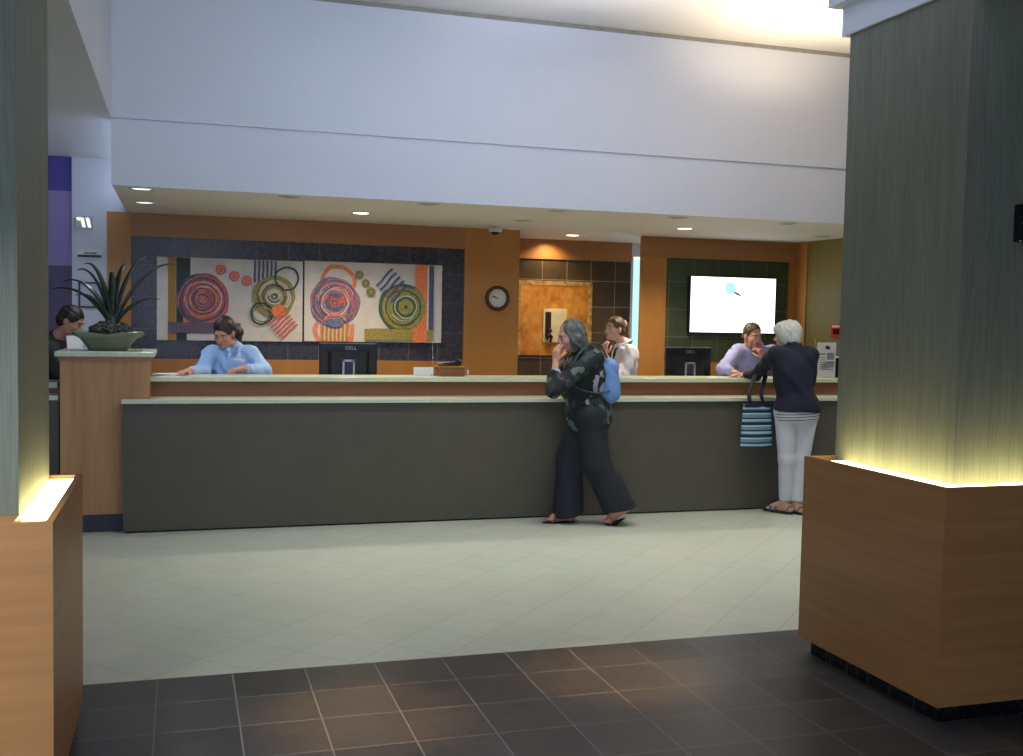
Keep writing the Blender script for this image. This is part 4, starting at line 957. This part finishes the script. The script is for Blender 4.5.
hand_sdf(B, rW, (.8, -.35, -.08), (0, 0, -1), 1, .25); hand_sdf(B, lW, (-.42, .12, .8), (-.5, .75, .3), 1, .95)
for h_, x_ in ((lH, 5.41), (rH, 5.21)): B.chain([h_, (x_, 9.36, .48), (x_, 9.42, .088)], [.09, .058, .038], .03); foot_sdf(B, a_((x_, 9.42, .088)), (0, -1, 0))
B.build('body', 'skin', t); face_bits(t, L, A)
S = SDF(.0065); s_, f_, u_ = A; AX = a_([s_, f_, u_]); H_ = lambda x, y, z: hc+s_*x+f_*y+u_*z
S.ell(H_(0, -.018, .036), (.080, .098, .088), AX); S.ell(H_(0, -.05, -.02), (.077, .06, .06), AX, .02); S.ell(H_(0, .085, -.028), (.088, .072, .112), AX, .01, sub=True); S.ell(H_(0, .0, -.075), (.10, .12, .06), AX, .01, sub=True); S.folds(.0015, wav(90, 90, 80)); S.build('hair', 'hair_short', t)
S = SDF(.0075); S.cap(rS+a_((.03, 0, -.01)), lS+a_((-.03, 0, -.01)), .09, k=.05); S.ell(chest, (.195, .14, .20), k=.06); S.cap(chest, pel, .15, .155, k=.08); S.cap(neck+a_((0, .0, .01)), neck+a_((0, 0, -.06)), .072, .10, k=.04)
sleeve(S, rS, rE, rE*.45+rW*.55, .086, .068, .052); sleeve(S, lS, lE, lE*.55+lW*.45, .086, .066, .055); S.plane((5, 9, .93), (0, 0, -1)); S.folds(.007, wav(36, 36, 30)); S.build('shirt', 'lilac_shirt', t)
b = MB(); b.tube([neck+a_((-.075, .01, .055)), neck+a_((-.06, -.075, .03)), neck+a_((-.012, -.115, -.025))], .016, 8, flat=.5); b.tube([neck+a_((.075, .01, .055)), neck+a_((.06, -.075, .03)), neck+a_((.012, -.115, -.025))], .016, 8, flat=.5); b.build('collar', 'lilac_shirt', t)
S = SDF(.009); S.cap(lH+a_((0, 0, .04)), rH+a_((0, 0, .04)), .118, k=.05); [S.chain([h_, (x_, 9.36, .48), (x_, 9.42, .12)], [.11, .08, .068], .03) for h_, x_ in ((lH, 5.41), (rH, 5.21))]; S.plane((5, 9, .07), (0, 0, -1)); S.build('trousers', 'black_cloth', t)

# --- receptionist in white, side view
t = person('receptionist in a white shirt and dark tie, seen side-on with a hand at her mouth', 4.08, 9.4)
hc = W(614.5, 328.5, 9.4); A = head_axes((-.96, -.28, .02), (0, 0, 1))
neck = a_((4.055, 9.41, 1.405)); rS = a_((4.085, 9.55, 1.335)); lS = a_((4.07, 9.26, 1.325)); chest = a_((4.065, 9.41, 1.20)); pel = a_((4.075, 9.42, .92))
lE = W(620, 384, 9.14); lW = W(605, 355, 9.22); rE = a_((4.05, 9.62, 1.08)); rW = a_((3.90, 9.48, 1.06))
lH = a_((4.08, 9.34, .88)); rH = a_((4.08, 9.50, .88)); B = SDF(.0058); L = head(B, hc, A, .95)
B.cap(hc+a_((.03, .01, -.07)), neck, .045, .052, k=.03); B.cap(rS, lS, .052, k=.04); B.cap(chest+a_((0, -.06, 0)), chest+a_((0, .06, 0)), .095, k=.05); B.cap(chest, pel, .095, .10, k=.06); B.cap(lH, rH, .085, k=.05)
arm(B, rS, rE, rW); arm(B, lS, lE, lW); hand_sdf(B, lW, (-.05, .12, 1), (.75, .55, .1), -1, .62, .9); hand_sdf(B, rW, (-.8, -.5, -.1), (0, 0, -1), 1, .4, .9)
for h_, y_ in ((lH, 9.34), (rH, 9.5)): B.chain([h_, (4.12, y_, .48), (4.15, y_, .088)], [.085, .054, .036], .03); foot_sdf(B, a_((4.15, y_, .088)), (-1, -.2, 0))
B.build('body', 'skin_pale', t); face_bits(t, L, A, sc=.95)
S = SDF(.006); s_, f_, u_ = A; AX = a_([s_, f_, u_]); H_ = lambda x, y, z: hc+s_*x+f_*y+u_*z
S.ell(H_(0, -.022, .034), (.078, .098, .086), AX); S.ell(H_(0, -.055, -.02), (.072, .055, .06), AX, .02); S.ell(H_(0, .090, -.04), (.08, .07, .105), AX, .01, sub=True); S.folds(.002, wav(60, 60, 90)); S.build('hair', 'hair_brown', t)
S = SDF(.006); S.ell(H_(0, -.128, .03), (.038, .04, .045), AX); S.chain([H_(0, -.13, .0), H_(0, -.145, -.07), H_(0, -.125, -.13)], [.034, .03, .012], .02); S.folds(.002, wav(80, 80, 90)); S.build('ponytail', 'hair_brown', t)
b = MB(); b.lathe([(.026, -.012), (.040, -.006), (.040, .008), (.026, .014)], Vector(H_(0, -.112, .045)), 16, mat=Matrix((Vector(s_), Vector(u_), Vector(f_))).transposed().to_4x4()); b.build('scrunchie', 'scrunchie', t)
S = SDF(.007); S.cap(rS+a_((0, -.03, -.01)), lS+a_((0, .03, -.01)), .082, k=.05); S.ell(chest+a_((-.015, 0, 0)), (.115, .16, .18), k=.06); S.cap(chest, pel, .11, .125, k=.08); S.cap(neck+a_((0, 0, .01)), neck+a_((0, 0, -.05)), .062, .09, k=.04)
sleeve(S, lS, lE, lE*.4+lW*.6, .08, .062, .046); sleeve(S, rS, rE, rE*.4+rW*.6, .08, .06, .046); S.plane((4, 9, .93), (0, 0, -1)); S.folds(.006, wav(40, 40, 34)); S.build('shirt', 'white_shirt', t)
b = MB(); b.tube([neck+a_((.055, -.02, .045)), neck+a_((.03, -.072, .03)), neck+a_((-.055, -.05, -.015)), neck+a_((-.085, -.02, -.035))], .017, 8, flat=.5); b.build('collar', 'white_shirt', t)
b = MB(); b.tube([neck+a_((.075, -.03, .03)), neck+a_((.035, -.092, .012)), neck+a_((-.055, -.068, -.03)), neck+a_((-.098, -.03, -.05))], .007, 6); b.tube([neck+a_((-.10, -.035, -.05)), neck+a_((-.115, -.035, -.12))], .016, 8, rr=[.018, .02], flat=.5); b.tube([neck+a_((-.115, -.035, -.12)), neck+a_((-.145, -.03, -.30))], .02, 8, rr=[.014, .03], flat=.35); b.build('tie', 'black_cloth', t)
S = SDF(.009); S.cap(lH+a_((0, 0, .04)), rH+a_((0, 0, .04)), .108, k=.05); [S.chain([h_, (4.12, y_, .48), (4.15, y_, .12)], [.10, .078, .066], .03) for h_, y_ in ((lH, 9.34), (rH, 9.5))]; S.plane((4, 9, .07), (0, 0, -1)); S.build('trousers', 'black_cloth', t)

# --- receptionist in light blue at the left
t = person('dark-haired receptionist in a light blue shirt bending over the counter below the paintings', .42, 9.15)
hc = W(224, 332, 9.02); A = head_axes((-.42, -.78, -.50), (-.12, -.45, 1))
neck = a_((.405, 9.14, 1.36)); rS = a_((.235, 9.12, 1.285)); lS = a_((.555, 9.14, 1.285)); chest = a_((.41, 9.16, 1.15)); pel = a_((.43, 9.32, .90))
rE = W(203, 371, 8.98); rW = W(188, 374, 8.72); rW[2] = 1.163; lE = W(264, 371, 9.04); lW = a_((.47, 8.90, 1.14)); lW = W(243, 371, 8.86); lW[2] = 1.18
lH = a_((.51, 9.33, .88)); rH = a_((.35, 9.33, .88)); B = SDF(.0058); L = head(B, hc, A, 1.0)
B.cap(hc+a_((.01, .04, -.06)), neck, .048, .054, k=.03); B.cap(rS, lS, .054, k=.04); B.cap(chest+a_((-.06, 0, 0)), chest+a_((.06, 0, 0)), .095, k=.05); B.cap(chest, pel, .095, .10, k=.06); B.cap(lH, rH, .085, k=.05)
arm(B, rS, rE, rW); arm(B, lS, lE, lW); hand_sdf(B, rW, (-.45, -.6, -.06), (0, 0, -1), 1, .25, .92); hand_sdf(B, lW, (-.80, -.42, -.1), (0, .0, -1), -1, .40, .92)
for h_, x_ in ((lH, .51), (rH, .35)): B.chain([h_, (x_, 9.36, .48), (x_, 9.40, .088)], [.085, .054, .036], .03); foot_sdf(B, a_((x_, 9.40, .088)), (0, -1, 0))
B.build('body', 'skin', t); face_bits(t, L, A)
S = SDF(.006); s_, f_, u_ = A; AX = a_([s_, f_, u_]); H_ = lambda x, y, z: hc+s_*x+f_*y+u_*z
S.ell(H_(0, -.02, .036), (.083, .102, .09), AX); S.ell(H_(0, -.055, -.025), (.08, .06, .07), AX, .02); S.ell(H_(0, .090, -.05), (.075, .07, .11), AX, .012, sub=True); S.folds(.003, wav(70, 70, 70)); S.build('hair', 'hair_dark', t)
S = SDF(.006); S.chain([H_(-.03, -.115, -.02), H_(-.06, -.13, -.07), H_(-.07, -.11, -.13)], [.036, .042, .02], .02); S.folds(.003, wav(70, 70, 70)); S.build('ponytail', 'hair_dark', t)
S = SDF(.007); S.cap(rS+a_((.03, 0, -.01)), lS+a_((-.03, 0, -.01)), .085, k=.05); S.ell(chest, (.18, .14, .18), k=.06); S.cap(chest, pel, .135, .14, k=.08); S.cap(neck+a_((0, .01, .0)), neck+a_((0, 0, -.06)), .066, .095, k=.04)
sleeve(S, rS, rE, rE*.25+rW*.75, .083, .066, .052); sleeve(S, lS, lE, lE*.3+lW*.7, .083, .068, .052)
S.ell(neck+a_((0, -.115, -.035)), (.035, .06, .075), k=.012, sub=True); S.plane((0, 9, .92), (0, 0, -1)); S.folds(.007, wav(38, 38, 32)); S.build('shirt', 'blue_shirt', t)
b = MB()
for q in (-1, 1): b.tube([neck+a_((.058*q, .03, .012)), neck+a_((.062*q, -.045, .0)), neck+a_((.034*q, -.125, -.055))], .014, 8, flat=.5)
b.build('collar', 'blue_shirt', t)
b = MB(); q = W(239, 360, 8.985); b.box(-.045, .045, -.004, .004, -.010, .010, bev=.003, mat=Matrix.Translation(q) @ Matrix.Rotation(.2, 4, 'Y')); b.build('name_badge', 'paper', t)
S = SDF(.009); S.cap(lH+a_((0, 0, .04)), rH+a_((0, 0, .04)), .108, k=.05); [S.chain([h_, (x_, 9.36, .48), (x_, 9.40, .12)], [.10, .078, .066], .03) for h_, x_ in ((lH, .51), (rH, .35))]; S.plane((0, 9, .07), (0, 0, -1)); S.build('trousers', 'black_cloth', t)

# --- person sitting behind the podium at far left
t = person('dark-haired person in charcoal, head bowed, behind the podium and the potted plant', -.98, 9.35)
hc = W(71, 321, 9.3); A = head_axes((.80, -.25, -.42), (.30, 0, 1))
neck = a_((-.975, 9.36, 1.385)); lS = a_((-1.02, 9.53, 1.30)); rS = a_((-1.0, 9.18, 1.29)); chest = a_((-1.02, 9.36, 1.15)); pel = a_((-1.07, 9.38, .88))
rE = a_((-.90, 9.10, 1.03)); rW = a_((-.70, 9.10, 1.12)); lE = a_((-.92, 9.60, 1.03)); lW = a_((-.72, 9.48, 1.10)); lH = a_((-1.07, 9.46, .86)); rH = a_((-1.07, 9.30, .86))
B = SDF(.0062); L = head(B, hc, A); B.cap(hc+a_((-.04, .01, -.06)), neck, .052, .058, k=.03); B.cap(rS, lS, .055, k=.04); B.cap(chest+a_((0, -.06, 0)), chest+a_((0, .06, 0)), .10, k=.05); B.cap(chest, pel, .10, .105, k=.06); B.cap(lH, rH, .09, k=.05)
arm(B, rS, rE, rW); arm(B, lS, lE, lW); hand_sdf(B, rW, (.8, .2, .1), (0, 0, -1), 1, .35); hand_sdf(B, lW, (.85, -.3, .1), (0, 0, -1), -1, .35)
for h_, y_ in ((lH, 9.47), (rH, 9.29)): B.chain([h_, (-1.05, y_, .47), (-1.09, y_, .088)], [.088, .056, .038], .03); foot_sdf(B, a_((-1.09, y_, .088)), (1, 0, 0))
B.build('body', 'skin', t); face_bits(t, L, A)
S = SDF(.0065); s_, f_, u_ = A; AX = a_([s_, f_, u_]); H_ = lambda x, y, z: hc+s_*x+f_*y+u_*z
S.ell(H_(0, -.018, .036), (.083, .102, .092), AX); S.ell(H_(0, -.055, -.02), (.08, .06, .065), AX, .02); S.ell(H_(0, .088, -.045), (.08, .066, .105), AX, .012, sub=True); S.folds(.003, wav(80, 80, 80)); S.build('hair', 'hair_dark', t)
S = SDF(.0075); S.cap(rS+a_((0, .03, -.01)), lS+a_((0, -.03, -.01)), .088, k=.05); S.ell(chest, (.14, .19, .19), k=.06); S.cap(chest, pel, .14, .15, k=.08); S.cap(neck+a_((-.01, 0, .0)), neck+a_((0, 0, -.06)), .07, .10, k=.04)
sleeve(S, rS, rE, rE*.4+rW*.6, .085, .066, .052); sleeve(S, lS, lE, lE*.4+lW*.6, .085, .066, .052); S.plane((-1, 9, .88), (0, 0, -1)); S.folds(.005, wav(36, 36, 28)); S.build('shirt', 'dark_tee', t)
S = SDF(.009); S.cap(lH+a_((0, 0, .04)), rH+a_((0, 0, .04)), .115, k=.05); [S.chain([h_, (-1.05, y_, .47), (-1.09, y_, .12)], [.108, .08, .066], .03) for h_, y_ in ((lH, 9.47), (rH, 9.29))]; S.plane((-1, 9, .07), (0, 0, -1)); S.build('trousers', 'black_cloth', t)
b = MB(); pq = W(76, 346, 9.0); b.box(-.06, .06, -.001, .001, -.075, .075, mat=Matrix.Translation(at(75, 345, 9.02)) @ Matrix.Rotation(.35, 4, 'Z') @ Matrix.Rotation(-.25, 4, 'X')); b.build('paper_sheet', 'paper', label='white sheet of paper held by the person behind the podium', cat='paper')

# ------------------------------------------------------------------ light
def lamp(kind, name, loc, power, color, target=None, **kw):
    d = bpy.data.lights.new(name, kind); o = bpy.data.objects.new(name, d); COL.objects.link(o); o.location = loc
    d.energy = power; d.color = color
    for k_, v in kw.items(): setattr(d, k_, v)
    v = Vector(target)-Vector(loc) if target else Vector((0, 0, -1)); o.rotation_euler = v.to_track_quat('-Z', 'Y').to_euler(); return o
WARM = (1, .84, .62); NEUT = (.94, 1, .92); COOL = (.72, .82, 1)
for x, y in ((.9, 6.8), (2.6, 6.8), (4.3, 6.7), (6.0, 6.7)):                         # hall lamps in the atrium ceiling
    lamp('AREA', 'ceiling_lamp', (x, y, ZC-.01), 10, NEUT, shape='DISK', size=.4, spread=1.45)
lamp('AREA', 'low_ceiling_lamp', (-1.05, 2.2, ZB-.02), 46, (.84, .92, 1), (-1.05, 2.5, 0), shape='DISK', size=.3, spread=1.7)
lamp('AREA', 'fascia_fill', (1.5, 2.6, 3.75), 24, (.60, .74, 1), (1.9, 8.1, 3.35), shape='RECTANGLE', size=2.6, size_y=.45, spread=1.5)  # added cool fill aimed at the fascia, no window behind it
for x, y in ((-.281, 8.30), (-.29, 9.32)): lamp('SPOT', 'dim_downlight_lamp', (x, y, ZS-.02), 22, (.8, .88, 1), spot_size=2.4, spot_blend=.8, shadow_soft_size=.05)
for x, y, e in ((1.496, 9.31, 110), (3.95, 10.62, 62), (4.60, 9.28, 115)):         # lit downlights
    lamp('SPOT', 'downlight_lamp', (x, y, ZS-.02), e, WARM, spot_size=2.4, spot_blend=.8, shadow_soft_size=.05)
lamp('SPOT', 'niche_lamp', (3.90, YN-.20, ZS-.02), 18, (1, .70, .32), (3.90, YN-.02, 1.7), spot_size=2.4, spot_blend=.8, shadow_soft_size=.03)
lamp('AREA', 'uplight_fill', (4.7, 6.9, 2.6), 38, (1, .80, .54), (4.7, 6.9, 4.0), shape='DISK', size=.4, spread=1.9)  # added uplight in mid-air for the warm ceiling glow, no fixture
lamp('AREA', 'uplight_fill', (2.6, 6.3, 2.9), 34, (.90, .88, 1), (2.6, 6.4, 4.0), shape='DISK', size=.4, spread=2.1)  # added cool uplight in mid-air, brightens the rest of the ceiling
for x, y in ((.72, 4.2), (1.95, 4.42)):  # added spots, their pools stand in for amber reflections on the slate
    lamp('SPOT', 'slate_glow_spot', (x, y, ZC-.02), 560, (1, .52, .15), spot_size=.27, spot_blend=.9, shadow_soft_size=.05)
w = bpy.data.worlds.new('daylight'); SC.world = w; w.use_nodes = True
bg = w.node_tree.nodes['Background']; bg.inputs[0].default_value = (.60, .74, 1, 1); bg.inputs[1].default_value = 3.2
SC.view_settings.view_transform = 'Standard'; SC.view_settings.look = 'None'; SC.view_settings.gamma = 1; SC.view_settings.use_curve_mapping = False
SC.view_settings.exposure = 0.0
SC.cycles.use_denoising = True; SC.cycles.max_bounces = 6; SC.cycles.sample_clamp_indirect = 4
